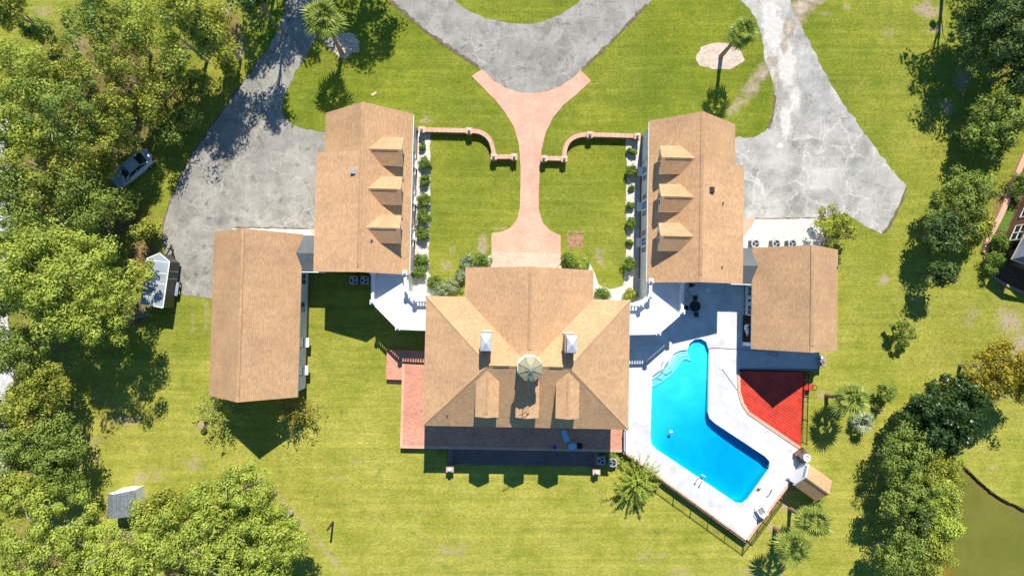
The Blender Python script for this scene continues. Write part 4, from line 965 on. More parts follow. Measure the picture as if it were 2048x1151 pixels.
# ------------------------------------------------------------------ garden walls
def garden_wall(name, label, runs, piers):
    c0 = P(*piers[1], 0); t = thing(name, label, "garden wall", c0)
    for r in runs:
        pts = PX(r, .8)
        mid = [Vector(p[:2]) for p in pts]
        def side(w_):
            out = []
            for k in range(len(mid)):
                d = (mid[min(k + 1, len(mid) - 1)] - mid[max(k - 1, 0)]).normalized(); out.append(mid[k] + Vector((-d.y, d.x)) * w_)
            return [tuple(x) for x in out]
        part("wall", Mb().prism(side(.16) + side(-.16)[::-1], -.05, .73), WALLBRICK, t)
        cp = Mb(); a, b = side(.215), side(-.215)
        for k in range(len(mid) - 1):                        # brick-on-edge coping, one short length at a time
            seg = (mid[k + 1] - mid[k]).length; m_ = max(1, int(seg / .42))
            for j in range(m_):
                f0, f1 = j / m_ + .008, (j + 1) / m_ - .008
                l4 = [Vector(a[k]).lerp(Vector(a[k + 1]), f) for f in (f0, f1)] + [Vector(b[k]).lerp(Vector(b[k + 1]), f) for f in (f1, f0)]
                part("coping", Mb().prism([tuple(x) for x in l4], 0.731, .80 + random.Random(k * 31 + j).uniform(-.006, .006)), CAPBRICK, t)
    for q in piers:
        p = P(*q, 1.05); x, y = p[0], p[1]
        h8 = lambda w_, za, zb: [(x + (EX.x * a + EY.x * b) * w_, y + (EX.y * a + EY.y * b) * w_, z) for z in (za, zb) for a, b in ((-1, -1), (1, -1), (1, 1), (-1, 1))]
        o = part("pier", Mb().hull8(h8(.26, -.05, .95)), WALLBRICK, t)
        part("pier_cap", Mb().hull8(h8(.31, .952, 1.05)), CAPBRICK, o)
        part("finial", Mb().lathe([(.14, 0), (.16, .05), (.06, .12), (.05, .2), (.13, .28), (.10, .40), (.02, .48)], (x, y, 1.05), 10), WHITE, o, True)
    return t
garden_wall("garden_wall", "low curved brick garden wall with four piers left of the brick walk", [[(846, 259), (892, 260), (936, 261)], chaikin([(940, 261), (962, 263), (980, 277), (986, 296), (987.6, 309)], 2, False), [(990, 313), (1026, 313)]],
            [(843.4, 258.5), (938.4, 261), (987.6, 312.6), (1028.7, 313)])
garden_wall("garden_wall", "low curved brick garden wall with four piers right of the brick walk", [[(1183, 269), (1230, 270), (1272, 271.6)], chaikin([(1128.6, 314), (1130, 296), (1138, 280), (1156, 270), (1177, 268.7)], 2, False), [(1090, 316), (1126, 316.8)]],
            [(1087.8, 316), (1128.6, 316.8), (1180, 268.7), (1275, 271.6)])

# ------------------------------------------------------------------ iron fences
def fence(label, pts, z, h=1.15, gap=.13):
    t = thing("iron_fence", label, "fence", (pts[0][0], pts[0][1], z)); off = BASE[t.name]
    pk = Mb()
    for a, b in zip(pts[:-1], pts[1:]):
        a, b = Vector((*a[:2], z)), Vector((*b[:2], z)); d = b - a; Ln = d.length; d.normalize()
        for zz in (.12, h - .16, h - .04): part("rail", Mb().bar(a + Vector((0, 0, zz)), b + Vector((0, 0, zz)), .03, .035), IRON, t)
        n = int(Ln / gap)
        for k in range(n + 1):
            q = a + d * (Ln * k / n); pk.bar(q + Vector((-.009, 0, 0)), q + Vector((.009, 0, 0)), .018, h)
        m_ = max(1, int(round(Ln / 2.2)))
        for k in range(m_ + 1):
            q = a + d * (Ln * k / m_); part("post", Mb().box(q.x - .035, q.x + .035, q.y - .035, q.y + .035, z - .1, z + h + .06), IRON, t)
    part("pickets", pk, IRON, t, kind="stuff")
fence("long black iron fence along the lower left edge of the pool deck", [P(1249, 906, .95), P(1494, 1082, .95)], .93)
fence("black iron fence along the lower right edge of the pool deck below the pump house", [P(1496, 1082, .95), P(1582, 965, .95)], .93)
fence("black iron fence along the right edge of the red deck", [P(1608, 746, 1), P(1604, 884, 1)], .97)
fence("short black iron fence between brick rear terrace and pool deck", [P(1247, 858, .9), P(1247, 901, .9)], .9, 1.1)

# ------------------------------------------------------------------ pump house, chimney pier
ph_ = thing("pump_house", "small gabled pump house with tan roof beside the pool deck's lower right corner", "shed", P(1612, 965, 0))
r0, r1 = Vector(P(1612.9, 954, 4.0)), Vector(P(1659, 987, 4.0))
n0, n1 = Vector(P(1618, 927, 2.7)), Vector(P(1664, 960, 2.7)); s0, s1 = Vector(P(1588, 970, 2.7)), Vector(P(1632, 1001.5, 2.7))
rr_ = part("roof", roof_shell([[n0, n1, r1, r0], [r0, r1, s1, s0]], .12), [SHINGLE, WHITE], ph_)
part("ridge_cap", cap_strip(r0, r1, .13), SHINGLE, rr_)
w = Mb(); ax = (r1 - r0).normalized()
for e, nn2, ss2, rr2 in ((.12, n0, s0, r0), (-.2, n1, s1, r1)):
    a, b, c = nn2.lerp(ss2, .08) + ax * e, ss2.lerp(nn2, .08) + ax * e, rr2 + ax * e
    w.face([(a.x, a.y, -.05), (a.x, a.y, a.z - .05), (c.x, c.y, c.z - .16), (b.x, b.y, b.z - .05), (b.x, b.y, -.05)])
for A2, B2 in ((n0.lerp(s0, .08), n1.lerp(s1, .08)), (s0.lerp(n0, .08), s1.lerp(n1, .08))):
    a, b = A2 + ax * .12, B2 - ax * .2; w.face([(a.x, a.y, -.05), (b.x, b.y, -.05), (b.x, b.y, b.z - .05), (a.x, a.y, a.z - .05)])
part("wall", w, SIDING, ph_)
for k in range(2): part("barge_board", Mb().bar((r0 - ax * .03) - Vector((0, 0, .2)), ((n0, s0)[k] - ax * .03) - Vector((0, 0, .2)), .05, .22), WHITE, ph_)
sl = thing("pump_house_slab", "white concrete slab between brick coping and the pump house gable", "slab", P(1600, 945, 0)); part("slab_top", Mb().prism([p[:2] for p in PX([(1583, 966), (1612, 927), (1622, 934), (1594, 974)], .85)], -.05, .86), CONCRETE, sl)
cp_ = thing("brick_chimney", "stubby brick barbecue chimney with round white pot at the deck corner", "chimney", P(1611, 916, 0)); p = Vector(P(1612, 914, 2.2)); ang = .63
def rbox(mb, cx, cy, hx, hy, z0, z1, an):
    c, s = math.cos(an), math.sin(an); q = [(cx + a * hx * c - b * hy * s, cy + a * hx * s + b * hy * c) for a, b in ((-1, -1), (1, -1), (1, 1), (-1, 1))]
    return mb.hull8([(*k, z0) for k in q] + [(*k, z1) for k in q])
part("shaft", rbox(rbox(Mb(), p.x, p.y, .55, .5, -.05, 1.5, ang), p.x, p.y, .42, .4, 1.501, 2.2, ang), DARKSTEP, cp_)
part("pot", Mb().lathe([(.34, 0), (.36, .1), (.36, .28), (.24, .28), (.22, .1)], (p.x, p.y, 2.2), 14), WHITE, cp_)

# ------------------------------------------------------------------ air conditioners
def ac_proto():
    t = thing("air_conditioner", "x", "air conditioner", (0, 0, 0), "air conditioners around the houses")
    b = Mb()
    for a, c in ((-1, -1), (1, -1), (1, 1), (-1, 1)): b.box(a * .42 - .04, a * .42 + .04, c * .42 - .04, c * .42 + .04, .05, .9)
    b.box(-.41, .41, -.41, .41, .06, .86); lpart("casing", b, ACGREY, t)
    lp = Mb()
    for k in range(9):
        for s in (-1, 1): lp.box(-.40, .40, s * .42 - .015, s * .42 + .015, .12 + k * .08, .15 + k * .08).box(s * .42 - .015, s * .42 + .015, -.40, .40, .12 + k * .08, .15 + k * .08)
    lpart("louvre", lp, FLASH, t)
    top = Mb().lathe([(.47, .86), (.47, .93), (.36, .93), (.36, .86)], (0, 0, 0), 20); lpart("top_ring", top, ACGREY, t)
    lpart("fan_well", Mb().lathe([(.35, .865), (.35, .875)], (0, 0, 0), 20), DARKPL, t)
    fb = Mb()
    for k in range(3):
        a = k * 2.094; c_, s_ = math.cos(a), math.sin(a); w_ = .15
        fb.face([(c_ * .06 - s_ * .05, s_ * .06 + c_ * .05, .9), (c_ * .33 - s_ * w_, s_ * .33 + c_ * w_, .91), (c_ * .33 + s_ * w_ * .6, s_ * .33 - c_ * w_ * .6, .885), (c_ * .06 + s_ * .05, s_ * .06 - c_ * .05, .885)])
    fb.lathe([(.08, .87), (.08, .92)], (0, 0, 0), 10); lpart("fan", fb, STEEL, t)
    gr = Mb()
    for k in range(4):
        r_ = .1 + k * .08; ptsr = [(r_ * math.cos(j * math.pi / 8), r_ * math.sin(j * math.pi / 8), .945) for j in range(17)]; gr.tube(ptsr, .006, 4, 0, False)
    lpart("grille", gr, IRON, t)
    return t
ac0 = ac_proto()
acs = [((707, 560), .9, "air conditioner in deep shade behind the left wing, farther from the terrace"), ((729, 560), .9, "air conditioner in deep shade behind the left wing, nearest the white terrace"), ((1203, 921), .9, "shaded air conditioner beside the rear steps of the main house"),
       ((1226, 925), .9, "half sunlit air conditioner at the corner of the iron fence"), ((1512, 487), .93, "air conditioner on white gravel beside the right passage"), ((1554, 487), .93, "middle air conditioner on white gravel behind the pool house"), ((1586, 487), .93, "air conditioner on white gravel nearest the olive bush")]
for i, (q, s, lb) in enumerate(acs):
    o = ac0 if i == 0 else copy_tree(ac0); p = P(*q, .9); o.location = (p[0], p[1], .0); o.rotation_euler.z = -ROT + i * .03; o["label"] = lb; o.scale = (s, s, s)

# ------------------------------------------------------------------ car
def make_car():
    t = thing("parked_car", "silver blue sedan parked in tree shade beside the left driveway", "car", P(262, 342, 0))
    dx, dy = -74, -62
    a, b = Vector(P(305, 306, .5)), Vector(P(228, 370, .5)); d = b - a; t.rotation_euler.z = math.atan2(d.y, d.x)
    m_ = (a + b) / 2; t.location = (m_.x, m_.y, 0.02)
    st_ = [(-2.36, .62, .62, .84), (-2.28, .78, .52, .95), (-1.9, .87, .36, 1.02), (-1.3, .90, .3, 1.0), (0, .91, .28, .97), (1.0, .90, .3, .97), (1.6, .88, .36, .90), (2.1, .80, .42, .78), (2.32, .62, .5, .66)]
    b = Mb(); rows = []
    for x, w_, zb, zt in st_:
        prof = [(-w_ * .9, zb), (-w_, zb + .12), (-w_, (zb + zt) / 2), (-w_ * .95, zt - .06), (-w_ * .80, zt), (-w_ * .35, zt + .03), (w_ * .35, zt + .03), (w_ * .80, zt), (w_ * .95, zt - .06), (w_, (zb + zt) / 2), (w_, zb + .12), (w_ * .9, zb)]
        rows.append([(x, y, z) for y, z in prof])
    i0 = len(b.v); n = 12
    for r_ in rows: b.v += r_
    for k in range(len(rows) - 1):
        for j in range(n): b.f.append((i0 + k * n + j, i0 + k * n + (j + 1) % n, i0 + (k + 1) * n + (j + 1) % n, i0 + (k + 1) * n + j)); b.m.append(0)
    b.f.append(tuple(range(n))); b.f.append(tuple(reversed(range((len(rows) - 1) * n, len(rows) * n)))); b.m += [0, 0]
    body = lpart("body", b, CARPAINT, t, True)
    # cabin: glass box under a painted roof and pillars
    base = [(-1.72, .66, 1.03), (1.02, .70, .99)]; rf = [(-.95, .56, 1.40), (.22, .58, 1.43)]
    g = Mb(); q = lambda p, s: (p[0], p[1] * s, p[2])
    B0, B1, R0, R1 = base[0], base[1], rf[0], rf[1]
    g.face([q(B1, -1), q(B1, 1), q(R1, 1), q(R1, -1)]); g.face([q(B0, 1), q(B0, -1), q(R0, -1), q(R0, 1)])
    for s in (-1, 1): g.face([q(B0, s), q(B1, s), q(R1, s), q(R0, s)])
    lpart("windows", g, GLASS, t)
    r = Mb(); r.face([(-1.0, -.54, 1.405), (-.9, -.58, 1.41), (.18, -.60, 1.44), (.27, -.56, 1.435), (.27, .56, 1.435), (.18, .60, 1.44), (-.9, .58, 1.41), (-1.0, .54, 1.405)])
    r.face([(-.9, -.4, 1.43), (.15, -.42, 1.462), (.15, .42, 1.462), (-.9, .4, 1.43)])
    for s in (-1, 1):
        r.bar(Vector((1.04, .71 * s, .985)), Vector((.22, .58 * s, 1.42)), .07, .03); r.bar(Vector((-1.74, .67 * s, 1.02)), Vector((-.95, .56 * s, 1.39)), .1, .03); r.bar(Vector((-.35, .685 * s, 1.0)), Vector((-.35, .57 * s, 1.42)), .06, .02)
    lpart("roof_panel", r, CARPAINT, t)
    for x in (-1.42, 1.42):
        for s in (-1, 1):
            w_ = Mb(); pr = [(.20, -.11), (.32, -.1), (.33, 0), (.32, .1), (.20, .11)]
            for k in range(4):
                for j in range(14):
                    a0, a1 = j * math.pi / 7, (j + 1) * math.pi / 7; (r0_, y0_), (r1_, y1_) = pr[k], pr[k + 1]
                    w_.face([(x + r0_ * math.cos(a0), s * .80 + y0_, .33 + r0_ * math.sin(a0)), (x + r0_ * math.cos(a1), s * .80 + y0_, .33 + r0_ * math.sin(a1)), (x + r1_ * math.cos(a1), s * .80 + y1_, .33 + r1_ * math.sin(a1)), (x + r1_ * math.cos(a0), s * .80 + y1_, .33 + r1_ * math.sin(a0))])
            wh = lpart("wheel", w_, RUBBER, t)
            rim = Mb(); rim.face([(x + .2 * math.cos(j * math.pi / 7), s * .90, .33 + .2 * math.sin(j * math.pi / 7)) for j in range(14)]); lpart("rim", rim, STEEL, wh)
    for s in (-1, 1):
        lpart("headlight", Mb().box(2.08, 2.27, s * .60 - .15, s * .60 + .15, .62, .74), LENS, t)
        lpart("tail_light", Mb().box(-2.35, -2.05, s * .68 - .12, s * .68 + .14, .80, .96), REDLENS, t)
        lpart("mirror", Mb().box(.80, .95, s * .98 - .1, s * .98 + .1, .95, 1.08), CARPAINT, t)
    return t
make_car()

# ------------------------------------------------------------------ cargo trailer, ladder, lean-to shed
tr = thing("cargo_trailer", "enclosed cargo trailer with silver roof and pointed nose beside the left driveway", "trailer", P(318, 560, 0))
TRH = 2.55
top = [Vector(P(*q, TRH)) for q in [(293.5, 517), (319.4, 506), (339.3, 523), (326, 615), (281, 607)]]
part("body", Mb().prism([tuple(v)[:2] for v in top], .45, TRH - .03, bottom=True), TRAILSIDE, tr)
rf_ = part("roof", Mb().prism([tuple(v)[:2] for v in offset([tuple(v)[:2] for v in top], .02)], TRH - .03, TRH), TRAILROOF, tr)
for k in range(5): part("trim", Mb().bar(top[k], top[(k + 1) % 5], .09, .03), WHITE, rf_)
for f in (0.02, .27, .5, .75): part("seam", Mb().bar(top[0].lerp(top[4], f) + Vector((0, 0, .002)), top[2].lerp(top[3], f) + Vector((0, 0, .002)), .05, .012), WHITE, rf_)
q = top[0].lerp(top[3], .45); part("roof_hatch", rbox(Mb(), q.x, q.y, .36, .36, TRH + .003, TRH + .1, -.1), WHITE, rf_)
sd0, sd1 = top[2], top[3]; dS = (sd1 - sd0).normalized(); nS = Vector((-dS.y, dS.x, 0)); nS = nS if nS.x > 0 else -nS
def sidebox(f0, f1, z0, z1, d0, d1):
    a, b = sd0.lerp(sd1, f0), sd0.lerp(sd1, f1)
    return Mb().hull8([Vector((p.x, p.y, z)) + nS * d for z in (z0, z1) for p, d in ((a, d0), (b, d0), (b, d1), (a, d1))])
dr_ = part("side_door", sidebox(.20, .36, .65, 2.35, -.01, .02), TRAILSIDE, tr)
for f in (.195, .36): part("door_trim", sidebox(f, f + .012, .6, 2.4, .0, .035), WHITE, dr_)
part("latch", sidebox(.33, .345, 1.4, 1.5, .02, .08), STEEL, dr_)
part("fender", sidebox(.43, .73, .66, .76, .01, .32), TRAILROOF, tr)
for f in (.5, .66):
    c = sd0.lerp(sd1, f) + nS * .2; wh = Mb()
    prf = [(.17, -.12), (.34, -.1), (.36, 0), (.34, .1), (.17, .12)]
    for k in range(4):
        for j in range(14):
            P4 = []
            for (r_, y_), an in (((prf[k]), j), ((prf[k]), j + 1), ((prf[k + 1]), j + 1), ((prf[k + 1]), j)): P4.append(Vector((c.x, c.y, .36)) + dS * r_ * math.cos(an * math.pi / 7) + nS * y_ + Vector((0, 0, r_ * math.sin(an * math.pi / 7))))
            wh.face(P4)
    wo = part("wheel", wh, RUBBER, tr); part("rim", Mb().face([Vector((c.x, c.y, .36)) + nS * .115 + dS * .18 * math.cos(j * math.pi / 7) + Vector((0, 0, .18 * math.sin(j * math.pi / 7))) for j in range(14)]), STEEL, wo)
hp = top[1]; hd = (top[1] - (top[3] + top[4]) / 2).normalized(); hb = Vector((hp.x, hp.y, .5))
for s in (-1, 1): part("tongue", Mb().bar(hb - hd * .6 + nS * .6 * s, hb + hd * .75, .09, .09), IRON, tr)
part("jack", Mb().tube([(hb + hd * .55)[:2] + (.04,), (hb + hd * .55)[:2] + (1.0,)], .05, 8), IRON, tr); part("coupler", Mb().bar(hb + hd * .7, hb + hd * 1.0, .12, .12), IRON, tr)
lad = thing("ladder", "aluminium ladder lying beside the cargo trailer under the tree", "ladder", P(272, 632, 0))
l0, l1 = Vector(P(245, 638, .55)), Vector(P(299, 624, .75)); dl = (l1 - l0).normalized(); nl = Vector((-dl.y, dl.x, 0))
for s in (-1, 1): part("side_rail", Mb().bar(l0 + nl * .2 * s, l1 + nl * .2 * s, .05, .07), STEEL, lad)
for k in range(10): q = l0.lerp(l1, (k + .5) / 10); part("rung", Mb().bar(q - nl * .19, q + nl * .19, .05, .03), STEEL, lad)
shd = thing("garden_shed", "small slate blue shed with sloping roof and pale front by the lower left trees", "shed", P(243, 1000, 0))
c = [Vector(P(*q, 2.2)) for q in [(216, 986), (266, 980), (268, 1032), (214, 1036)]]; ct = [Vector(P(*q, 2.6)) for q in [(226, 988), (226, 1036)]]
w = Mb()
for k in range(4): a, b = c[k], c[(k + 1) % 4]; a, b = a.lerp((c[0] + c[2]) / 2, .06), b.lerp((c[0] + c[2]) / 2, .06); w.face([(a.x, a.y, -.05), (b.x, b.y, -.05), (b.x, b.y, 2.15), (a.x, a.y, 2.15)])
part("wall", w, SIDING, shd)
part("roof", roof_shell([[c[0], ct[0], ct[1], c[3]], [ct[0], c[1], c[2], ct[1]]], .09), [GREYSHINGLE, WHITE], shd)
part("gable_panel", Mb().face([c[0] - Vector((0, 0, .1)), c[1] - Vector((0, 0, .1)), ct[0] - Vector((0, 0, .1))]), WHITE, shd)
m0 = c[0].lerp(c[1], .5); part("door", Mb().bar((c[0].lerp(c[1], .35).x, c[0].lerp(c[1], .35).y - .02, .1), (c[0].lerp(c[1], .7).x, c[0].lerp(c[1], .7).y - .02, .1), .08, 1.8), WHITE, shd)

# ------------------------------------------------------------------ pool furniture and small things
def rails(name, label, cat, paths, r_=.03, m_=None):
    t = thing(name, label, cat, (*paths[0][0][:2], .9))
    for pth in paths: part("rail", Mb().tube(chaikin([tuple(p) for p in pth], 2, False), r_, 6), m_ or STEEL, t, True)
    return t
def px3(l): return [P(x, y, z) for x, y, z in l]
lt = rails("pool_ladder", "steel pool ladder on the lower left edge of the pool", "ladder", [px3([(1391, 967, .9), (1391, 963, 1.5), (1399, 951, 1.6), (1402, 948, .9), (1403, 947, .2)]), px3([(1399, 973, .9), (1400, 969, 1.5), (1407, 957, 1.6), (1411, 953, .9), (1412, 952, .2)])], .035)
for z in (.3, .6): part("tread", Mb().bar(P(1403, 947, z), P(1412, 953, z), .1, .04), WHITE, lt)
rails("pool_handrail", "thin steel handrail curving over the white pool entry steps", "handrail", [px3([(1305, 752, .9), (1312, 746, 1.7), (1330, 732, 1.7), (1338, 720, 1.0)]), px3([(1325, 723, .9), (1327, 724, 1.8), (1338, 736, 1.6), (1345, 740, .7)]), px3([(1318, 742, 1.6), (1330, 750, 1.2)])], .03)
rails("curved_rail", "curved dark tube rail lying on the deck between pool corner and coping", "rail", [px3([(1533, 993, .93), (1538, 990, 1.1), (1543, 981, 1.1), (1543, 978, .93)])], .035, DARKPL)
rails("pool_net", "long thin pool net pole lying on the white deck", "pool net", [px3([(1444, 737, .95), (1478, 784, .95)])], .02, FLASH)
solo("net_head", rbox(Mb(), *P(1443, 735, .92)[:2], .2, .13, .905, .97, .3).tube([P(1439, 733, .98), P(1447, 738, .98)], .02, 5), PLASTIC, "small white brush head at the upper end of the pool net pole", "brush")
hose = [(1417, 696), (1430, 695), (1450, 696), (1480, 698), (1510, 700), (1545, 703), (1556, 706), (1555, 711), (1545, 711), (1535, 706)]
solo("garden_hose", Mb().tube(chaikin([P(x, y, .955) for x, y in hose], 2, False), .022, 5), simple("brown_hose", (0.25, 0.13, 0.07), .5), "thin brown hose stretched across the deck from the pool to the pool house", "hose")
p = P(1342, 863, .84); solo("chlorine_floater", Mb().lathe([(.05, -.06), (.16, 0), (.16, .06), (.08, .12), (.02, .16)], p, 12), PLASTIC, "small white round floater drifting in the pool", "floater", smooth=True)
p = P(1416, 580, .9); solo("skimmer_lid", Mb().lathe([(.2, .003), (.2, .04), (.15, .06)], p, 14), PLASTIC, "round white lid on the shaded deck below the right wing", "lid")
ch_ = thing("resin_chair", "white deck chair casting a dark shadow near the pool deck's bottom corner", "chair", P(1520, 1020, .9)); p = Vector(P(1518, 1018, .9)); an = .55
ca_, sa_ = math.cos(an), math.sin(an); R2 = lambda x, y: (p.x + x * ca_ - y * sa_, p.y + x * sa_ + y * ca_)
q = R2(0, 0); part("seat", rbox(Mb(), *q, .36, .36, 1.38, 1.44, an), PLASTIC, ch_)
for x in (-.32, .32):
    for y in (-.32, .32): part("leg", rbox(Mb(), *R2(x, y), .03, .03, .9, 1.4, an), PLASTIC, ch_)
part("backrest", rbox(Mb(), *R2(0, -.36), .36, .04, 1.42, 2.05, an), PLASTIC, ch_)
for x in (-.36, .36): part("armrest", rbox(Mb(), *R2(x, 0), .04, .36, 1.66, 1.7, an), PLASTIC, ch_)
part("cushion", rbox(Mb(), *R2(0, .02), .30, .30, 1.442, 1.5, an), FLASH, ch_)
for (x, y), nm, lb in (((1576, 955), "hose_stand", "small steel hose stand on the deck near the brick coping"), ((1517, 975), "filter_cap", "small grey fitting on the deck right of the pool corner")):
    p = P(x, y, .9); solo(nm, Mb().tube([p[:2] + (.89,), p[:2] + (1.35,)], .03, 6).box(p[0] - .15, p[0] + .15, p[1] - .06, p[1] + .06, 1.0, 1.2).tube([(p[0], p[1], 1.3), (p[0] - .3, p[1] + .22, 1.35)], .02, 5), STEEL, lb, "fitting")
gtp = [P(1599, 896, 1), P(1596, 910, 1), P(1603, 915, 1)]
rails("gate_rail", "thin dark rail at the red deck's lower point beside the brick chimney", "rail", [[gtp[0], gtp[0][:2] + (1.9,), gtp[1][:2] + (1.9,), gtp[1][:2] + (.92,)], [gtp[1][:2] + (1.9,), gtp[2][:2] + (1.9,), gtp[2][:2] + (.92,)]], .025, IRON)
# heron statue in the pool house niche
hs = thing("heron_statue", "white long-necked bird statue in the planting niche of the pool house", "statue", P(1492, 660, 1.0)); b = Vector(P(1493, 656, 1.7))
part("body", Mb().tube([b + Vector((.12, -.75, -.25)), b + Vector((.12, -.45, -.1)), b, b + Vector((-.1, .25, .2)), b + Vector((-.18, .35, .55)), b + Vector((-.15, .3, .85)), b + Vector((-.12, .38, .95))], [.03, .14, .21, .15, .07, .06, .09], 10), PLASTIC, hs, True)
part("beak", Mb().tube([b + Vector((-.12, .42, .95)), b + Vector((.2, .36, .9))], [.05, .01], 6), WOOD, hs)
for s in (-.08, .08): part("leg", Mb().tube([b + Vector((.08 + s, -.15, -.1)), (b.x + .08 + s, b.y - .15, .96)], .025, 6), FLASH, hs)
# shaded patio set and furniture below the right wing
pt = thing("patio_table", "dark iron patio table in the shade below the right wing", "table", P(1386, 612, .9)); c = P(1386, 612, .9)
part("table_top", Mb().lathe([(.55, .70), (.55, .73)], c, 18), DARKPL, pt)
for k in range(4): a = k * math.pi / 2 + .4; part("leg", Mb().tube([(c[0] + .4 * math.cos(a), c[1] + .4 * math.sin(a), .9), (c[0] + .2 * math.cos(a), c[1] + .2 * math.sin(a), 1.6)], .025, 6), IRON, pt)
def iron_chair(label, px, py, an):
    t = thing("iron_chair", label, "chair", P(px, py, .9), "iron chairs round the shaded patio table", an)
    lpart("seat", Mb().box(-.22, .22, -.22, .22, .43, .46), DARKPL, t)
    for x in (-.2, .2):
        for y in (-.2, .2): lpart("leg", Mb().tube([(x, y, 0), (x, y, .44)], .018, 5), IRON, t)
    bk = Mb().tube([(-.22, .22, .44), (-.22, .28, .9), (.22, .28, .9), (.22, .22, .44)], .018, 5)
    for k in range(3): bk.tube([(-.1 + .1 * k, .22, .45), (-.1 + .1 * k, .28, .9)], .012, 4)
    lpart("backrest", bk, IRON, t)
iron_chair("dark iron chair on the upper side of the shaded patio table", 1388, 596, 0.1); iron_chair("dark iron chair on the left side of the shaded patio table", 1370, 615, 1.5); iron_chair("dark iron chair on the lower side of the shaded patio table", 1390, 628, 3.3)
ub = thing("folded_umbrella", "black folded umbrella leaning beside the right terrace in shade", "umbrella", P(1376, 575, .9)); a = P(1382, 570, 1.2); b = P(1373, 580, 1.4); c2 = P(1385, 592, 1.2)
part("canopy", Mb().tube([a, (a[0] + .1, a[1], 2.2)], [.22, .05], 8), DARKPL, ub); part("pole", Mb().tube([b, c2], .025, 5).tube([a, b], .025, 5), IRON, ub)
# rear terrace furniture
def lounger(label, px, py, an):
    t = thing("plastic_lounger", label, "lounger", P(px, py, TZ), None, an)
    o = Mb(); pts = [(-.62, -.16), (-.5, -.25), (.45, -.30), (.6, -.2), (.6, .2), (.45, .30), (-.5, .25), (-.62, .16)]
    o.prism(pts, .28, .33, bottom=True); lpart("bed", o, SHADEPL, t)
    for x in (-.45, .45):
        for y in (-.2, .2): lpart("leg", Mb().box(x - .03, x + .03, y - .03, y + .03, 0, .28), SHADEPL, t)
lounger("white plastic lounger coloured shade blue on the shaded rear terrace, nearest the house wall", 1130, 870, -1.2)
tb = thing("plastic_table", "white square plastic table coloured shade blue at the terrace edge above the steps", "table", P(1145, 893, TZ)); c = P(1145, 892, TZ + .6)
part("table_top", Mb().prism(chaikin([(c[0] - .42, c[1] - .3), (c[0] + .42, c[1] - .3), (c[0] + .42, c[1] + .3), (c[0] - .42, c[1] + .3)], 2), TZ + .56, TZ + .61, bottom=True), SHADEPL, tb)
for x in (-.3, .3):
    for y in (-.2, .2): part("leg", Mb().box(c[0] + x - .03, c[0] + x + .03, c[1] + y - .03, c[1] + y + .03, TZ, TZ + .57), SHADEPL, tb)
p = P(1109, 892, TZ); bkt = thing("blue_bucket", "small bright blue bucket on the shaded rear terrace", "bucket", p)
part("pail", Mb().lathe([(.16, 0), (.2, .3), (.19, .3), (.15, .03)], p, 14), BLUEPL, bkt); part("handle", Mb().tube([(p[0] - .2, p[1], p[2] + .28), (p[0], p[1] + .16, p[2] + .32), (p[0] + .2, p[1], p[2] + .28)], .012, 5), STEEL, bkt)
p = P(1158, 889, TZ); solo("dark_planter", Mb().lathe([(.2, 0), (.3, .4), (.32, .45), (.27, .45), (.25, .36)], p, 14), DARKPL, "dark round empty planter beside the white table coloured shade blue", "planter")
# storage rack outside the patio slab
rk = thing("storage_rack", "cluttered pale metal rack with boxes on the lawn beside the pool house", "rack", P(1642, 720, 0)); c = Vector(P(1642, 720, 1.0))
for x in (-.35, .35):
    for y in (-.5, .5): part("upright", Mb().box(c.x + x - .03, c.x + x + .03, c.y + y - .03, c.y + y + .03, 0, 1.3), WHITE, rk)
for z in (.4, .85, 1.25): part("shelf", Mb().box(c.x - .37, c.x + .37, c.y - .52, c.y + .52, z, z + .03), WOOD, rk)
for k, (x, y) in enumerate(((-.15, .3), (.15, .0), (-.1, -.3))): part("box", rbox(Mb(), c.x + x, c.y + y, .14, .12, 1.285, 1.42 + .05 * k, k), (WHITE, WOOD, FLASH)[k], rk)
# posts on the lawn
def post(label, base, top_px, h, m_, arm=None):
    t = thing("wooden_post", label, "post", P(*base, 0)); a = P(*base, 0); b = P(*top_px, h)
    part("shaft", Mb().tube([(a[0], a[1], -.05), b], .1, 8), m_, t)
    part("cap", Mb().tube([b, (b[0], b[1], b[2] + .06)], .13, 8), m_, t)
post("dark wooden post standing alone on the open lower lawn", (666, 1043), (655.5, 1058), 2.2, DARKWOOD)
post("pale wooden post on the right lawn beside the small dark bush", (1749, 817), (1768, 821), 1.9, WOOD)
post("pale wooden post half hidden by the tree row above the pond", (1749, 905), (1767, 911), 1.9, WOOD)
p = P(411, 846, 0); sg = thing("tree_stump", "short brown stump on the lawn below the garage building", "stump", p)
part("stem", Mb().lathe([(.24, -.05), (.19, .15), (.18, .95), (.1, 1.0)], p, 9), DARKWOOD, sg); part("flat_top", Mb().lathe([(.34, .98), (.36, 1.03), (.3, 1.06)], p, 9), WOOD, sg)
for i, (x, y, lb) in enumerate([(748, 188, "tan paver stone lying on the lawn right of the shaded palm")]):
    p = P(x, y, 0); solo("paver_stone", rbox(Mb(), p[0], p[1], .28, .12, .0, .07, .5), CAPBRICK, lb, "stone")

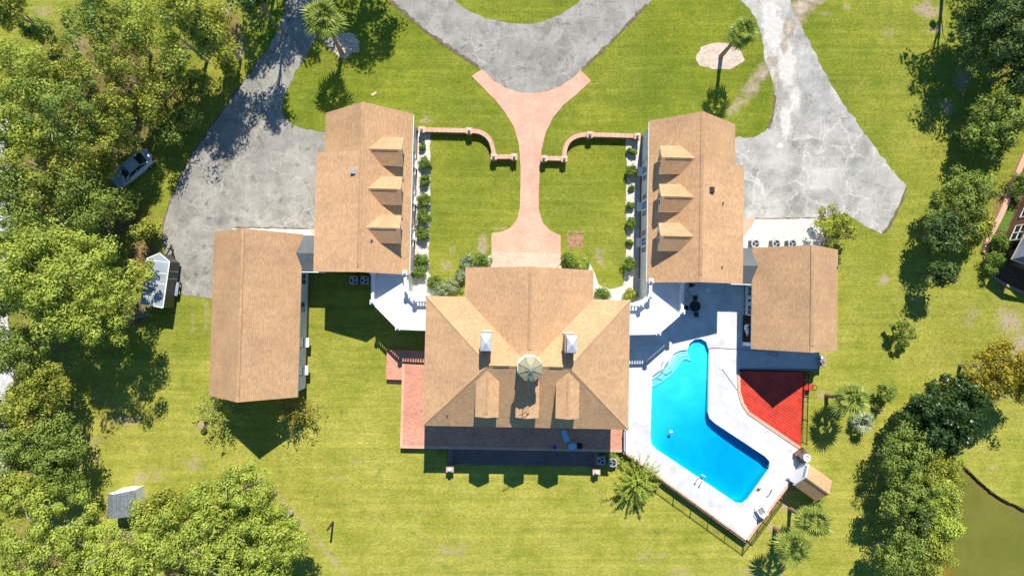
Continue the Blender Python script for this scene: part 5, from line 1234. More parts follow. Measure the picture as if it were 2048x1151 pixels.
# ------------------------------------------------------------------ neighbour's house at the right edge
nh = thing("neighbour_house", "brick neighbouring house with grey roof cut off by the right picture edge", "house", P(2040, 470, 0))
wa, wb = Vector(P(2006, 482, 0)), Vector(P(2058, 368, 0)); wd = (wb - wa).normalized(); wn_ = Vector((wd.y, -wd.x, 0))
far = [wa, wb + wd * 6, wb + wd * 6 + wn_ * 14, wa + wn_ * 14]
part("wall", Mb().prism([tuple(v)[:2] for v in far], -.05, 4.6), HOUSEBRICK, nh)
rc = [v + Vector((0, 0, 4.62)) for v in (wa - wd * .6 + wn_ * 1.6, wb + wd * 6.6 + wn_ * 1.6, wb + wd * 6.6 + wn_ * 14.6, wa - wd * .6 + wn_ * 14.6)]
r0, r1 = (rc[0] + rc[3]) / 2 + Vector((0, 0, 3.2)), (rc[1] + rc[2]) / 2 + Vector((0, 0, 3.2))
part("roof", roof_shell([[rc[0], rc[1], r1, r0], [r0, r1, rc[2], rc[3]]], .2), [GREYSHINGLE, WHITE], nh)
def nwin(f, z0, w_, h_):
    a = wa.lerp(wb, f); n = -wn_
    def bx(s0, s1, za, zb, d0, d1): return [a + wd * s + n * d + Vector((0, 0, z)) for z in (za, zb) for s, d in ((s0, d0), (s1, d0), (s1, d1), (s0, d1))]
    o = part("window", Mb().hull8(bx(-w_ / 2, w_ / 2, z0, z0 + h_, -.02, .03)), GLASS, nh)
    fm_ = Mb()
    for s in (-w_ / 2 - .06, 0, w_ / 2 + .06): fm_.hull8(bx(s - .06, s + .06, z0 - .1, z0 + h_ + .1, -.02, .07))
    for z in (z0 - .06, z0 + h_ / 2, z0 + h_ + .06): fm_.hull8(bx(-w_ / 2 - .12, w_ / 2 + .12, z - .05, z + .05, -.02, .075))
    part("frame", fm_, WHITE, o)
nwin(.12, 1.0, 1.5, 1.5); nwin(.52, 1.0, 1.5, 1.5); nwin(.9, 1.0, 1.5, 1.5)
ra0, ra1, ra2 = Vector(P(2024, 518, 3.2)), Vector(P(2062, 446, 3.2)), Vector(P(2062, 537, 3.2))
pr_ = Vector(P(2100, 500, 5.5)); part("porch_roof", roof_shell([[ra0, Vector(P(2120, 553, 3.2)), pr_], [ra0, pr_, Vector(P(2110, 355, 3.2))]], .18), [GREYSHINGLE, WHITE], nh)
part("porch_wall", Mb().prism([p[:2] for p in PX([(2012, 500), (2022, 530), (2090, 556), (2120, 470)], 0)], -.05, 3.0), HOUSEBRICK, nh)
def strip(name, label, pts, w_, z, m_, cat):
    mid = [Vector(p[:2]) for p in chaikin(PX(pts), 2, False)]; A, B = [], []
    for k in range(len(mid)):
        d = (mid[min(k + 1, len(mid) - 1)] - mid[max(k - 1, 0)]).normalized(); n = Vector((-d.y, d.x)) * w_ / 2; A.append(tuple(mid[k] + n)); B.append(tuple(mid[k] - n))
    return solo(name, Mb().prism(A + B[::-1], -.05, z), m_, label, cat)
strip("brick_border", "straight brick border wall along the neighbour's planting bed", [(2048, 308), (2030, 350), (2005, 415), (1985, 455), (1972, 478), (1967, 505)], .55, .35, PATHBRICK, "border wall")
strip("brick_kerb", "curved thin brick kerb round the neighbour's shaded bed", [(1967, 512), (1970, 528), (1982, 550), (2005, 568), (2048, 586), (2080, 596)], .22, .2, WALLBRICK, "kerb")
sheet("neighbour_bed", [(2055, 325), (2036, 352), (2008, 418), (1988, 458), (1974, 482), (1970, 510), (1984, 546), (2010, 566), (2070, 590), (2100, 400)], SOIL, 0.014, .05, 0, 31)
sheet("neighbour_lawn_strip", [(2018, 408), (2032, 412), (2012, 462), (1994, 460)], LEAF_MID if False else simple("clipped_lawn", (0.09, 0.17, 0.02), .95, .25, 4.0, bmp=.6), 0.03, .05, 0, 32)

# ------------------------------------------------------------------ vegetation
def leaves_mesh(name, cen, nrm_bias, size, seed, m_, tint, aspect=.6, up=.35):
    """One small diamond face per leaf: cen (n,3) centres, tint (n,) 0..1."""
    rng = np.random.default_rng(seed); n = len(cen)
    nr = rng.normal(size=(n, 3)); nr /= np.linalg.norm(nr, axis=1, keepdims=True)
    nr = nr + nrm_bias; nr[:, 2] += up; nr /= np.linalg.norm(nr, axis=1, keepdims=True) + 1e-9
    a = rng.normal(size=(n, 3)); a -= (a * nr).sum(1, keepdims=True) * nr; a /= np.linalg.norm(a, axis=1, keepdims=True) + 1e-9
    b = np.cross(nr, a); s = (size * rng.uniform(.6, 1.35, n))[:, None] / 2
    v = np.stack([cen - a * s, cen - b * s * aspect + a * s * .1, cen + a * s, cen + b * s * aspect + a * s * .1], 1).reshape(-1, 3)
    me = npmesh(name, v, np.arange(n * 4).reshape(n, 4), 4, [m_])
    at = me.attributes.new("tint", 'FLOAT', 'FACE'); at.data.foreach_set("value", np.clip(tint, 0, 1).astype(np.float32)); me.update(calc_edges=True)
    return me
def crown_pts(seed, R, Rz, nc, per, cr, gaps=.0, zlow=-.55, shell=.45):
    rng = np.random.default_rng(seed)
    d = rng.normal(size=(nc * 3, 3)); d /= np.linalg.norm(d, axis=1, keepdims=True); d = d[d[:, 2] > zlow][:nc]
    ph = rng.uniform(0, 6.28, 6); az = np.arctan2(d[:, 1], d[:, 0])
    lobe = 1 + .16 * np.sin(2 * az + ph[0]) + .13 * np.sin(3 * az + ph[1] + 2 * d[:, 2]) + .10 * np.sin(5 * az + ph[2]) + .08 * np.sin(7 * az + ph[3])
    rad = rng.uniform(0, 1, len(d)) ** shell * lobe
    if gaps: keep = (np.sin(4 * az + ph[4] + 6 * rad) + rng.normal(0, .7, len(d))) > gaps - 1; d, rad = d[keep], rad[keep]
    c = d * rad[:, None] * np.array([R, R, Rz])
    rr = cr * rng.uniform(.6, 1.3, len(c))
    # leaves gather on each clump's outer, upper skin
    o = rng.normal(size=(len(c), per, 3)); o /= np.linalg.norm(o, axis=2, keepdims=True); o *= rng.uniform(.45, 1.05, (len(c), per, 1)); o[..., 2] *= .7
    low = (o[..., 2] < -.15) & (rng.uniform(size=o.shape[:2]) < .75); o[..., 2] = np.where(low, -o[..., 2], o[..., 2])
    P_ = c[:, None, :] + o * rr[:, None, None]
    tint = np.clip(rng.normal(.5, .16, len(c))[:, None] + rng.normal(0, .17, (len(c), per)), 0, .93)
    yl = rng.uniform(size=tint.shape) < .03; tint[yl] = 1.0
    bias = o * 2.2
    return c, P_.reshape(-1, 3), bias.reshape(-1, 3), tint.ravel()
def limb_mesh(rng, H, R0, targets, lean=(0, 0), bare=0):
    mb = Mb(); fork = H * .55
    pts = [Vector((lean[0] * (k / 5) ** 1.5 + rng.uniform(-.08, .08), lean[1] * (k / 5) ** 1.5 + rng.uniform(-.08, .08), -.1 + (H * .98 + .1) * k / 5)) for k in range(6)]
    mb.tube(pts, [R0 * 1.25, R0, R0 * .85, R0 * .65, R0 * .4, R0 * .15], 8)
    for t in targets:
        a = pts[rng.choice((2, 3, 4))]; t = Vector(t); m1 = a.lerp(t, .5) + Vector((rng.uniform(-.3, .3), rng.uniform(-.3, .3), rng.uniform(.1, .5)))
        mb.tube([a, m1, t], [R0 * .38, R0 * .22, R0 * .06], 5)
    return mb
def tree(name, label, px, py, hc, Rpx, m_, nc=90, per=95, leaf=.30, cr=.95, flat=.75, gaps=0., base=False, bark=None, group=None, seed=None, trunk=None, up=.35, shell=.38, limbs=10, extra=0, zl=-.55):
    seed = seed if seed is not None else int(px * 7 + py * 13) % 99991
    rng = random.Random(seed)
    p = P(px, py, 0 if base else hc); k = (CAM_H - hc) / CAM_H
    R = Rpx / 20 * k; Rz = min(R * flat, hc - .25)
    t = thing(name, label, "tree" if hc > 2.2 else "bush", (p[0], p[1], 0), group)
    c, lp, bias, tint = crown_pts(seed, R - cr * .4, Rz, nc, per, cr, gaps, zl, shell)
    lp[:, 2] += hc; lp[:, 2] = np.maximum(lp[:, 2], .1)
    ci = list(range(len(c))); rng.shuffle(ci)
    tg = [(c[i][0], c[i][1], max(.3, c[i][2] + hc)) for i in ci[:limbs]]
    mb = limb_mesh(rng, hc, trunk or max(.06, R * .055), tg)
    for i in range(extra):                                   # bare twigs that show between the leaves
        a = Vector(tg[i % len(tg)]); mb.tube([a, a + Vector((rng.uniform(-1, 1), rng.uniform(-1, 1), rng.uniform(.2, 1.0))) * 1.3], [.05, .015], 4)
    lpart("trunk", mb, bark or BARK, t)
    cr_o = link("crown", leaves_mesh("crown", lp, bias, leaf, seed + 5, m_, tint, up=up), t); cr_o["kind"] = "stuff"
    return t
GF, GL_, GB, GR = "tall trees of the upper left wood", "trees along the left edge", "bright trees of the lower left corner", "tree row beside the pond"
OL = dict(m_=LEAF_OLIVE, nc=88, per=135, leaf=.225, cr=.95, gaps=.6, bark=PALEBARK, group=GF, extra=5, flat=.95, zl=-.95, trunk=.16)
for a in [("sparse olive tree at the left edge below the grassy clearing", 55, 150, 7, 80), ("olive tree at the top edge right of the grassy clearing", 215, 45, 7.5, 85), ("broad olive tree in the middle of the upper left wood", 255, 150, 7, 92),
          ("olive tree at the top edge left of the shaded driveway", 340, 60, 7.5, 88), ("dense olive tree upper left of the parked car", 140, 225, 7, 95), ("olive tree at the left edge above the pale road", 40, 270, 6.5, 70),
          ("dense olive tree left of the parked car", 110, 340, 6.5, 95), ("thin olive tree directly above the parked car", 215, 250, 6, 60), ("small yellowish tree at the left edge level with the car", 40, 385, 6, 65), ("thin olive tree nearest the shaded part of the driveway", 420, 60, 7, 55),
          ("top corner tree peeping in at the far upper left", 5, 10, 7, 45), ("dark leaved tree below left of the parked car", 170, 405, 5.5, 55)]:
    tree("woodland_tree", *a, **{**OL, "m_": (LEAF_OLIVE, LEAF_OAK, LEAF_MID)[int(a[1] + a[2]) % 3]})
tree("pine_tree", "tall thin pine whose trunk shadow crosses the left driveway verge", 462, 85, 10.5, 62, LEAF_OLIVE, 45, 70, .28, .8, .8, .5, True, PALEBARK, GF, extra=4)
tree("pine_tree", "slim pine at the top edge beside the left driveway", 505, -10, 9, 50, LEAF_DARK, 45, 70, .28, .8, .8, .4, False, BARK, GF)
tree("woodland_tree", "shadowing tree beyond the top edge above the left driveway", 560, -95, 9.5, 100, LEAF_OLIVE, 80, 80, .32, 1.0, .7, .5, True, BARK, GF)
tree("woodland_tree", "second shadowing tree beyond the top edge left of the palm", 640, -120, 10.5, 92, LEAF_OLIVE, 80, 80, .32, 1.0, .7, .45, True, BARK, GF)
tree("woodland_tree", "shadowing tree beyond the top edge above the shaded palm", 740, -105, 10, 90, LEAF_OLIVE, 90, 90, .32, 1.0, .7, .1, True, BARK, GF)
for i, (x, y, h, r, lb) in enumerate([(300, 210, 3, 40, "undergrowth bush in the wood straight above the parked car"), (345, 145, 3.5, 42, "undergrowth bush in the wood below the top edge trees"), (395, 165, 2.5, 34, "undergrowth bush beside the driveway verge shadow"), (330, 265, 2.2, 26, "low bush right above the parked car's tail"), (200, 330, 2.5, 36, "low bush touching the parked car's left side"), (240, 410, 2.2, 36, "low bush below the parked car in deep shade"),
        (290, 455, 1.8, 26, "low bush between the parked car and cargo trailer"), (75, 60, 3, 34, "pale bush in the grassy clearing of the upper left"), (130, 140, 4, 50, "bush in the wood below the grassy clearing"), (20, 200, 3, 40, "bush at the left edge above the pale road"), (455, 130, 1.6, 22, "small verge bush beside the driveway shadow"), (375, 235, 2.0, 28, "verge bush above the open driveway")]):
    tree("undergrowth_bush", lb, x, y, h, r, (LEAF_OLIVE, LEAF_MID)[i % 2], 42, 80, .24, .6, .8, .3, group=GF, limbs=6, zl=-.9)
tree("oak_tree", "large bright green tree left of the cargo trailer", 128, 570, 9, 128, LEAF_OAK, 210, 170, .235, .95, .62, .0, False, BARK, seed=77)
tree("young_tree", "small green tree overhanging the cargo trailer roof", 272, 548, 4.0, 40, LEAF_OAK, 34, 70, .28, .6, .7, .2, trunk=.12)
for a in [("dark feathery pine at the left edge above the large green tree", 55, 475, 7.5, 62, LEAF_MID), ("pale green tree at the left edge beside the large green tree", 15, 585, 6.5, 55, LEAF_MID), ("dark olive tree at the left edge below the large green tree", 50, 700, 5.5, 62, LEAF_MID),
          ("olive tree beside the shadow of the large green tree", 82, 772, 4.5, 52, LEAF_OLIVE), ("olive tree at the left edge in the middle of the lower hedge line", 30, 825, 5, 56, LEAF_OLIVE), ("dark green tree overlooking the lawn left of the garden shed", 122, 885, 4.2, 54, LEAF_MID),
          ("dark green tree at the left edge level with the garden shed", 50, 900, 5, 66, LEAF_MID), ("dense dark tree directly left of the garden shed", 118, 960, 4, 54, LEAF_MID), ("dull green tree at the left edge above the lower left corner", 40, 985, 6, 50, LEAF_OLIVE)]:
    tree("hedge_tree", *a, nc=80, per=125, leaf=.22, cr=.8, gaps=.15, group=GL_)
for a in [("large bright tree in the bottom left corner", 75, 1085, 8, 125, LEAF_OAK, 150), ("soft lime green tree just below the garden shed", 212, 1100, 8, 64, LEAF_LIME, 70), ("bushy reddish green tree right of the garden shed", 338, 1035, 6, 62, LEAF_OLIVE, 90), ("tall bright tree pointing at the garage gable shadow", 455, 1000, 7.5, 85, LEAF_OAK, 110),
          ("bright tree on the bottom edge right of the lime tree", 350, 1110, 8.5, 95, LEAF_OAK, 120), ("rightmost bright tree of the lower left corner", 530, 1075, 7.5, 82, LEAF_OAK, 110), ("bright tree low on the bottom edge by the worn trail", 520, 1150, 7, 88, LEAF_OAK, 100), ("bright tree in the middle of the lower left group", 425, 1080, 9, 70, LEAF_OAK, 90), ("bright tree on the bottom edge between the lime tree and corner tree", 205, 1165, 8, 80, LEAF_OAK, 100)]:
    lm = a[5] is LEAF_LIME
    tree("broadleaf_tree", *a[:5], a[5], nc=a[6], per=160 if lm else 165, leaf=.17 if lm else .225, cr=.75 if lm else .85, flat=.7, gaps=.1, bark=PALEBARK, group=GB, extra=4)
tree("evergreen_tree", "dark evergreen tree filling the top right corner", 2012, 45, 5.5, 100, LEAF_DARK, 170, 120, .25, .95, .8, zl=-.9)
tree("evergreen_tree", "dark evergreen tree at the right edge below the top corner", 2055, 130, 5, 62, LEAF_DARK, 90, 100, .25, .9, .8, zl=-.9)
tree("pine_tree", "tall pine beyond the top edge casting dappled shade on the right lawn", 1890, -50, 11.5, 88, LEAF_DARK, 60, 70, .32, .9, 1.1, .45, True)
tree("evergreen_tree", "dark evergreen beyond the top edge right of the dappled shade", 1990, -100, 10, 90, LEAF_DARK, 110, 90, .3, 1.0, .8, .1, True)
tree("broadleaf_tree", "rounded mid green tree by the neighbour's brick border", 1990, 245, 3.2, 64, LEAF_MID, 110, 105, .26, .8, .65)
tree("evergreen_bush", "rounded dark green tree left of the brick border wall", 1925, 395, 3.6, 60, LEAF_MID, 95, 110, .22, .7, .7)
tree("evergreen_bush", "dark reddish green tree below the rounded dark green one", 1888, 465, 3.6, 46, LEAF_DARK, 75, 100, .24, .7, .8)
tree("evergreen_bush", "olive tree beside the neighbour's curved kerb", 1955, 455, 3, 38, LEAF_OLIVE, 60, 90, .24, .6, .7, .2)
tree("young_tree", "thin dark sapling at the lower end of the right tree group", 1882, 548, 3.4, 32, LEAF_DARK, 36, 80, .26, .6, .9, .3)
for lb, x, y, r in (("clipped hedge bush behind the neighbour's brick border", 2036, 372, 26), ("small clipped bush below the neighbour's narrow lawn strip", 1997, 482, 17), ("large rounded bush in the neighbour's shaded bed", 1990, 522, 26)):
    tree("clipped_bush", lb, x, y, 1.0, r, LEAF_SHRUB, 30, 90, .16, .45, .8, limbs=4)
tree("autumn_tree", "yellowing tree at the right edge above the magnolia", 1992, 738, 5, 70, LEAF_YEL, 90, 85, .26, .8, .7, .35, bark=PALEBARK, extra=6)
tree("autumn_tree", "thin yellowing tree cut by the right picture edge", 2050, 770, 5, 50, LEAF_YEL, 60, 80, .26, .8, .7, .35, bark=PALEBARK, extra=4)
tree("magnolia_tree", "dark glossy magnolia tree on the right lawn above the pond", 1893, 828, 4.5, 80, LEAF_GLOSS, 130, 95, .32, .8, .75)
tree("small_bush", "small round dark bush alone on the right lawn", 1806, 664, 1.5, 26, LEAF_MID, 24, 80, .2, .4, .9, limbs=4)
tree("small_bush", "upright small bush above the pale wooden post", 1773, 783, 1.6, 20, LEAF_MID, 18, 70, .2, .35, 1.0, limbs=4)
tree("small_bush", "tiny bush just above the tree row beside the pond", 1795, 832, 1.0, 15, LEAF_MID, 12, 60, .2, .3, 1.0, limbs=3)
for a in [("topmost leafy tree of the row beside the pond", 1812, 892, 4, 60, LEAF_MID), ("olive tree hanging over the pond in the tree row", 1866, 940, 4, 54, LEAF_OLIVE), ("dense tree in the middle of the row beside the pond", 1820, 985, 4.5, 62, LEAF_MID), ("pale tree of the row leaning over the pond", 1872, 1052, 4.5, 44, LEAF_LIME),
          ("dark shaded tree of the row above the bottom trees", 1832, 1045, 3.8, 42, LEAF_DARK), ("mixed green tree of the row at the bottom left", 1800, 1108, 4, 54, LEAF_MID), ("olive tree of the row at the bottom edge by the pond", 1855, 1120, 4, 58, LEAF_OLIVE), ("bright tree of the row on the pond bank", 1880, 1000, 4.5, 46, LEAF_OAK)]:
    tree("bank_tree", *a, nc=85, per=120, leaf=.21, cr=.75, gaps=.1, group=GR)
tree("olive_bush", "loose olive bush at the corner of the right driveway and white gravel", 1674, 452, 2.3, 42, LEAF_OLIVE, 48, 85, .22, .55, .8, .25, limbs=8, extra=6)
tree("bare_bush", "half bare twiggy bush at the edge of the white gravel yard", 1648, 476, 1.2, 18, TWIG, 12, 40, .14, .35, .8, .4, limbs=8, extra=8)

def wispy(name, label, base_px, h, n, seed, m_, leaf, per, twig=.02, dens=1.0, bark=None, spread=1.0, cat="tree"):
    """Open plant: many long slender branches, leaves strung along their outer part."""
    rng = np.random.default_rng(seed); b = P(*base_px, 0); t = thing(name, label, cat, (b[0], b[1], 0))
    mb = Mb().tube([(0, 0, -.05), (0, 0, h * .45)], [twig * 4, twig * 2.5], 7); pts, tn = [], []
    for k in range(n):
        az = k * 2.39996 + rng.normal(0, .2); el = rng.uniform(.12, 1.35); ln = h * rng.uniform(.55, .95) * (1.0 if el < 1 else .8)
        d = Vector((math.cos(az) * math.cos(el) * spread, math.sin(az) * math.cos(el) * spread, math.sin(el))); a = Vector((0, 0, h * rng.uniform(.12, .45)))
        mid = a + d * ln * .5 + Vector((0, 0, .1 * h * rng.uniform(.3, 1))); e = a + d * ln + Vector((rng.normal(0, .15), rng.normal(0, .15), -.12 * h * (1 - math.sin(el))))
        mb.tube([a, mid, e], [twig, twig * .6, twig * .25], 4)
        s = rng.uniform(.25, 1.02, per) ** .8; A, M_, E_ = np.array(a), np.array(mid), np.array(e); s = s[:, None]
        q = (1 - s) ** 2 * A + 2 * s * (1 - s) * M_ + s ** 2 * E_
        pts.append(q + rng.normal(0, .13, q.shape) * dens); tn.append(np.clip(rng.normal(.55, .2, per), 0, 1))
    q = np.concatenate(pts); q[:, 2] = np.maximum(q[:, 2], .05)
    lpart("trunk", mb, bark or BARK, t)
    c = link("crown", leaves_mesh("crown", q, 0.0, leaf, seed, m_, np.concatenate(tn), .4, .3), t); c["kind"] = "stuff"
    return t
wispy("feathery_cypress", "feathery lime green young cypress at the lower left edge of the pool deck", (1268, 955), 3.3, 84, 5, LEAF_LIME, .13, 190, .02, .55)
wispy("leggy_shrub", "leggy half bare shrub at the garage building's lower left corner", (456, 812), 3.5, 50, 8, LEAF_OAK, .25, 34, .025, 1.2, PALEBARK, cat="shrub")
wispy("leggy_shrub", "leggy half bare shrub at the garage building's lower right corner", (596, 812), 3.5, 50, 9, LEAF_YEL, .25, 34, .025, 1.2, PALEBARK, cat="shrub")
wispy("low_plant", "sprawling yellow green low plant at the fence corner by the air conditioner", (1222, 905), .9, 16, 11, LEAF_LIME, .14, 30, .012, .8, cat="plant")

# clipped shrubs
def shrub(name, label, px, py, Rpx, m_, group, seed, hk=1.0):
    R = Rpx / 20; hc = R * .8 * hk; p = P(px, py, hc)
    t = thing(name, label, "shrub", (p[0], p[1], 0), group)
    c, lp, bias, tint = crown_pts(seed, R * .72, R * .72 * hk, 26, 80, R * .42, 0, -.7, .35)
    lp[:, 2] = np.maximum(lp[:, 2] + hc, .03)
    rng = random.Random(seed); mb = limb_mesh(rng, hc, .04, [(c[i][0], c[i][1], max(.1, c[i][2] + hc)) for i in range(5)]); lpart("stem", mb, BARK, t)
    o = link("foliage", leaves_mesh("foliage", lp, bias, .15, seed, m_, tint), t); o["kind"] = "stuff"
ORD = ["first", "second", "third", "fourth", "fifth", "sixth", "seventh", "eighth"]
for i, (x, y, r) in enumerate([(845, 293, 8), (849, 328, 14), (848, 361, 13), (848, 399, 17), (846, 434, 17), (845, 468, 16), (843, 519, 15), (838, 545, 16)]):
    shrub("round_shrub", f"round green shrub in the left gravel bed, {ORD[i]} counted from the garden wall", x, y, r, LEAF_SHRUB, "shrubs in the left gravel bed", 200 + i)
for i, (x, y, r) in enumerate([(1264, 302, 10), (1262, 343, 15), (1263, 376, 6), (1262, 411, 9), (1261, 446, 12), (1260, 484, 8), (1258, 527, 17), (1260, 587, 16)]):
    shrub("round_shrub", f"round green shrub in the right gravel bed, {ORD[i]} counted from the garden wall", x, y, r, LEAF_SHRUB if i != 7 else LEAF_OLIVE, "shrubs in the right gravel bed", 240 + i)
for i, (x, y, r, m_, lb) in enumerate([(935, 523, 17, LEAF_GREY, "pale variegated shrub left of the front steps"), (965, 522, 19, LEAF_SHRUB, "green shrub touching the left side of the front steps"), (922, 550, 15, LEAF_GREY, "pale shrub at the left corner of the porch roof"), (868, 566, 16, LEAF_SHRUB, "green shrub at the lower end of the left lawn"), (882, 582, 17, LEAF_GREY, "pale variegated shrub left of the main house corner"),
                                       (902, 572, 17, LEAF_GREY, "pale variegated shrub nearest the main house's left corner"), (1138, 525, 22, LEAF_SHRUB, "green shrub touching the right side of the front steps"), (1164, 529, 17, LEAF_OAK, "yellow green shrub right of the front steps"), (1205, 588, 15, LEAF_SHRUB, "round shrub in white gravel at the main house's right corner"),
                                       (922, 580, 6, LEAF_OAK, "tiny bright plant in gravel at the house corner")]):
    shrub("garden_shrub", lb, x, y, r, m_, "shrubs of the front garden", 300 + i, 1.0 if r > 12 else .7)

# palms
def frond_mesh(m_, seed, L0=.75, L1=.95):
    rng = np.random.default_rng(seed); v, f, tn = [], [], []
    def quad(a, b, c, d, t_): i = len(v); v.extend([a, b, c, d]); f.append((i, i + 1, i + 2, i + 3)); tn.append(t_)
    w = .025; quad((0, -w, 0), (L0, -w * .7, .06), (L0, w * .7, .06), (0, w, 0), .3)
    n = 14
    for k in range(n):
        a = math.radians(-85 + 170 * k / (n - 1)) + rng.normal(0, .03); ln = L1 * (.72 + .28 * math.cos(a * .8)) * rng.uniform(.88, 1.08)
        dx, dy = math.cos(a), math.sin(a); px_, py_ = -dy, dx; ww = .07; fold = .05 * (1 if k % 2 else -1)
        p0 = np.array((L0, 0, .06)); p1 = p0 + np.array((dx, dy, 0)) * ln * .55 + np.array((0, 0, .05 + fold)); p2 = p0 + np.array((dx, dy, 0)) * ln + np.array((0, 0, -.16 - rng.uniform(0, .14)))
        s = np.array((px_, py_, 0)) * ww; t_ = float(np.clip(rng.normal(.5, .18), 0, 1))
        quad(p0 - s * .25, p1 - s, p1 + s, p0 + s * .25, t_); quad(p1 - s, p2 - s * .1, p2 + s * .1, p1 + s, min(1, t_ + .15))
    me = npmesh("frond", np.array(v), np.array(f), 4, [m_]); at = me.attributes.new("tint", 'FLOAT', 'FACE'); at.data.foreach_set("value", np.array(tn, np.float32)); me.update(calc_edges=True)
    return me
FR = [frond_mesh(FROND, s) for s in range(4)]; FRB = [frond_mesh(FROND_BLUE, 9, .5, .8)]
def palm(label, base, crown, h, n=26, meshes=FR, sc=1.0, seed=1, skirt=True, tilt0=75):
    b, c = Vector(P(*base, 0)), Vector(P(*crown, h)); t = thing("palm_tree", label, "palm tree", tuple(b), "palms round the estate"); d = c - b; rng = random.Random(seed)
    mb = Mb(); pts = [Vector((0, 0, -.05)), Vector((d.x * .2, d.y * .2, h * .3)), Vector((d.x * .55, d.y * .55, h * .65)), Vector((d.x, d.y, h))]
    mb.tube(pts, [.24, .19, .17, .2] if h > 2 else [.12, .12, .12, .12], 10); lpart("trunk", mb, PALMBARK, t)
    if h > 2:
        bo = Mb()
        for k in range(18):
            a = k * 2.4; q = pts[3] + Vector((0, 0, -.1 - .06 * k)); o_ = Vector((math.cos(a), math.sin(a), 0)); bo.tube([q + o_ * .15, q + o_ * .32 + Vector((0, 0, .22))], [.05, .02], 4)
        lpart("leaf_bases", bo, PALMBARK, t)
    for k in range(n):
        f = k / (n - 1); o = link("frond", meshes[k % len(meshes)], t, tuple(pts[3] + Vector((0, 0, .05 + .15 * (1 - f)))))
        el = math.radians(tilt0 - 118 * f ** 1.1 + rng.uniform(-9, 9)); o.rotation_euler = (rng.uniform(-.3, .3), -el, k * 2.39996 + rng.uniform(-.2, .2)); s = sc * rng.uniform(.75, 1.2); o.scale = (s, s, s)
palm("tall palm tree in the pink mulch bed on the upper right lawn", (1441.6, 113), (1483, 66), 5.9, 17, FR, 1.02, 1)
palm("tall palm tree at the top edge beside the shaded driveway", (684, 107), (650, 40), 6.2, 20, FR, 1.15, 2)
palm("leaning palm tree with shaggy trunk right of the red deck", (1653, 790), (1697, 797), 3.8, 20, FR, 1.1, 3)
palm("upper palm tree of the pair below the pump house", (1579.6, 1016.5), (1622, 1040), 4.2, 16, FR, 1.1, 4)
palm("lower palm tree of the pair below the pump house", (1550, 1055), (1586.6, 1089.6), 4.6, 17, FR, 1.1, 5)
palm("low blue grey palm at the foot of the leaning palm", (1718, 838), (1722, 841), .9, 12, FRB, 1.0, 6, tilt0=60)
palm("small palm tuft poking out below the pump house roof", (1617, 1012), (1627, 1008), 1.2, 9, FR, .8, 7, tilt0=65)

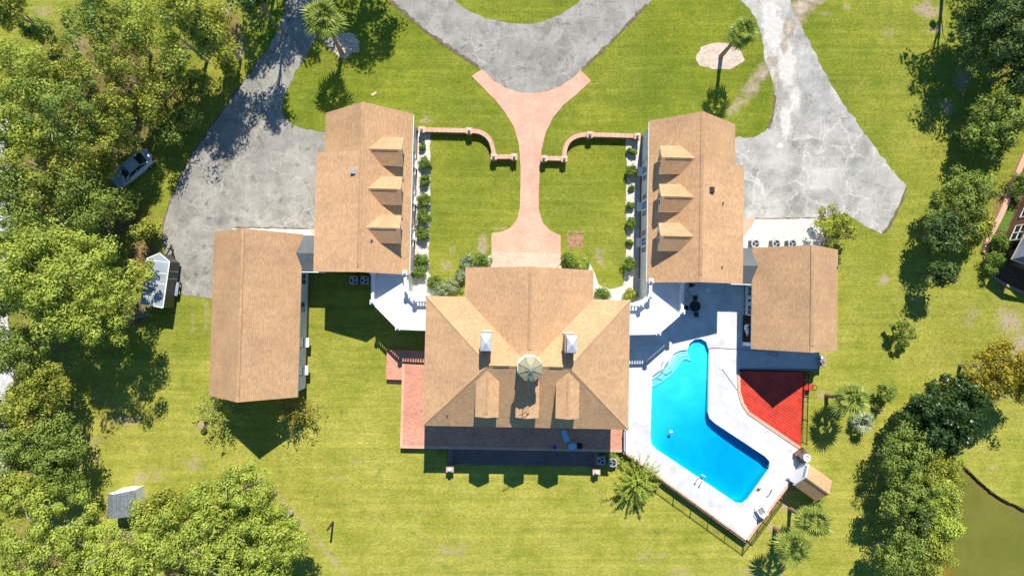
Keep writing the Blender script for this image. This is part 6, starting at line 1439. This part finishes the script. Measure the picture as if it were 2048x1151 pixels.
# ------------------------------------------------------------------ grass tufts over the lawn
rg = np.random.default_rng(4)
nt_ = 190000
tx_, ty_ = rg.uniform(-58, 58, nt_), rg.uniform(-33, 33, nt_)
tpx, tpy = topx(tx_, ty_)
EXC = [[(560, -80), (650, -80), (655, 20), (640, 62), (602, 128), (575, 175), (562, 215), (578, 249), (655, 268), (720, 268), (720, 480), (560, 480), (560, 598), (370, 598), (334, 520), (321, 482), (340, 400), (395, 290), (472, 182), (558, 60)],
       [(650, -130), (760, -20), (860, 72), (965, 141), (943, 152), (1010, 227), (1040, 330), (1033, 440), (983, 464), (983, 600), (820, 600), (820, 255), (864, 264), (862, 545), (900, 590), (983, 590), (983, 512), (1121, 512), (1121, 470), (1078, 422), (1083, 300), (1126, 211), (1182, 162), (1161, 139), (1232, 73), (1400, -120), (1220, -120), (1115, 34), (1040, 50), (960, 34), (820, -120)],
       [(1440, -80), (1500, 18), (1528, 85), (1552, 185), (1552, 215), (1530, 264), (1440, 280), (1440, 520), (1640, 500), (1645, 437), (1700, 425), (1762, 469), (1815, 374), (1720, 253), (1604, 53), (1570, -80)],
       [(1250, 270), (1480, 270), (1480, 700), (1250, 620)], [(1478, 480), (1680, 480), (1680, 745), (1630, 745), (1612, 900), (1660, 970), (1500, 1090), (1240, 905), (1240, 560), (1180, 580), (1170, 515)], [(640, 250), (835, 250), (835, 560), (640, 560)], [(440, 470), (640, 470), (625, 790), (440, 790)], [(770, 560), (1245, 590), (1245, 900), (1195, 940), (895, 940), (800, 900), (770, 765)], POND_PX, [(1391, 113), (1440, 86), (1489, 113), (1440, 141)]]
okm = np.ones(nt_, bool)
for e in EXC: okm &= ~inside(tpx, tpy, e)
dens = np.clip(np.sin(tx_ * .9 + np.sin(ty_ * .7) * 2) * .25 + np.sin(ty_ * 1.3 + np.sin(tx_ * .5) * 2) * .25 + .62, 0.15, 1)
okm &= rg.uniform(size=nt_) < dens
tx_, ty_ = tx_[okm], ty_[okm]; n_t = len(tx_)
yg = np.clip(.12 + .80 * np.clip((tpy[okm] - 330) / 530, 0, 1) + .25 * (tpx[okm] > 1600), 0, 1)
GTUFT = make_leaf("grass_blades", (0.12, 0.178, 0.014), (0.275, 0.305, 0.038), (0.44, 0.41, 0.09), 0.15, 0.7, 0.1)
me = leaves_mesh("grass_tufts", np.stack([tx_, ty_, rg.uniform(.008, .03, n_t)], -1), 0.0, .115, 3, GTUFT, np.clip(yg * .5 + rg.normal(.14, .15, n_t), 0, 1), .6, 2.2)
tag(link("grass_tufts", me), kind="stuff")

# ------------------------------------------------------------------ fallen leaves below and beside the trees
fl_ = []
for x, y, rx, ry, n in [(1930, 700, 110, 110, 420), (1780, 640, 120, 120, 160), (300, 500, 60, 90, 420), (250, 850, 90, 60, 300), (430, 880, 120, 60, 160), (600, 980, 120, 90, 220), (1760, 1000, 40, 120, 320), (450, 200, 60, 120, 420), (1880, 250, 70, 120, 300), (1000, 1000, 500, 110, 260), (660, 120, 90, 60, 160)]:
    for k in range(n):
        q = P(x + rg.normal(0, rx * .55), y + rg.normal(0, ry * .55), 0); fl_.append((q[0], q[1], .05)) if not inside(np.array(q[0]), np.array(q[1]), deck_poly) else None
DRYLEAF = make_leaf("dry_leaves", (0.22, 0.11, 0.04), (0.45, 0.27, 0.09), (0.60, 0.48, 0.16), 0.0, 0.8, 0.05)
me = leaves_mesh("fallen_leaves", np.array(fl_), 0.0, .13, 8, DRYLEAF, rg.uniform(0, 1, len(fl_)), .7, 3.0)
tag(link("fallen_leaves", me), kind="stuff")
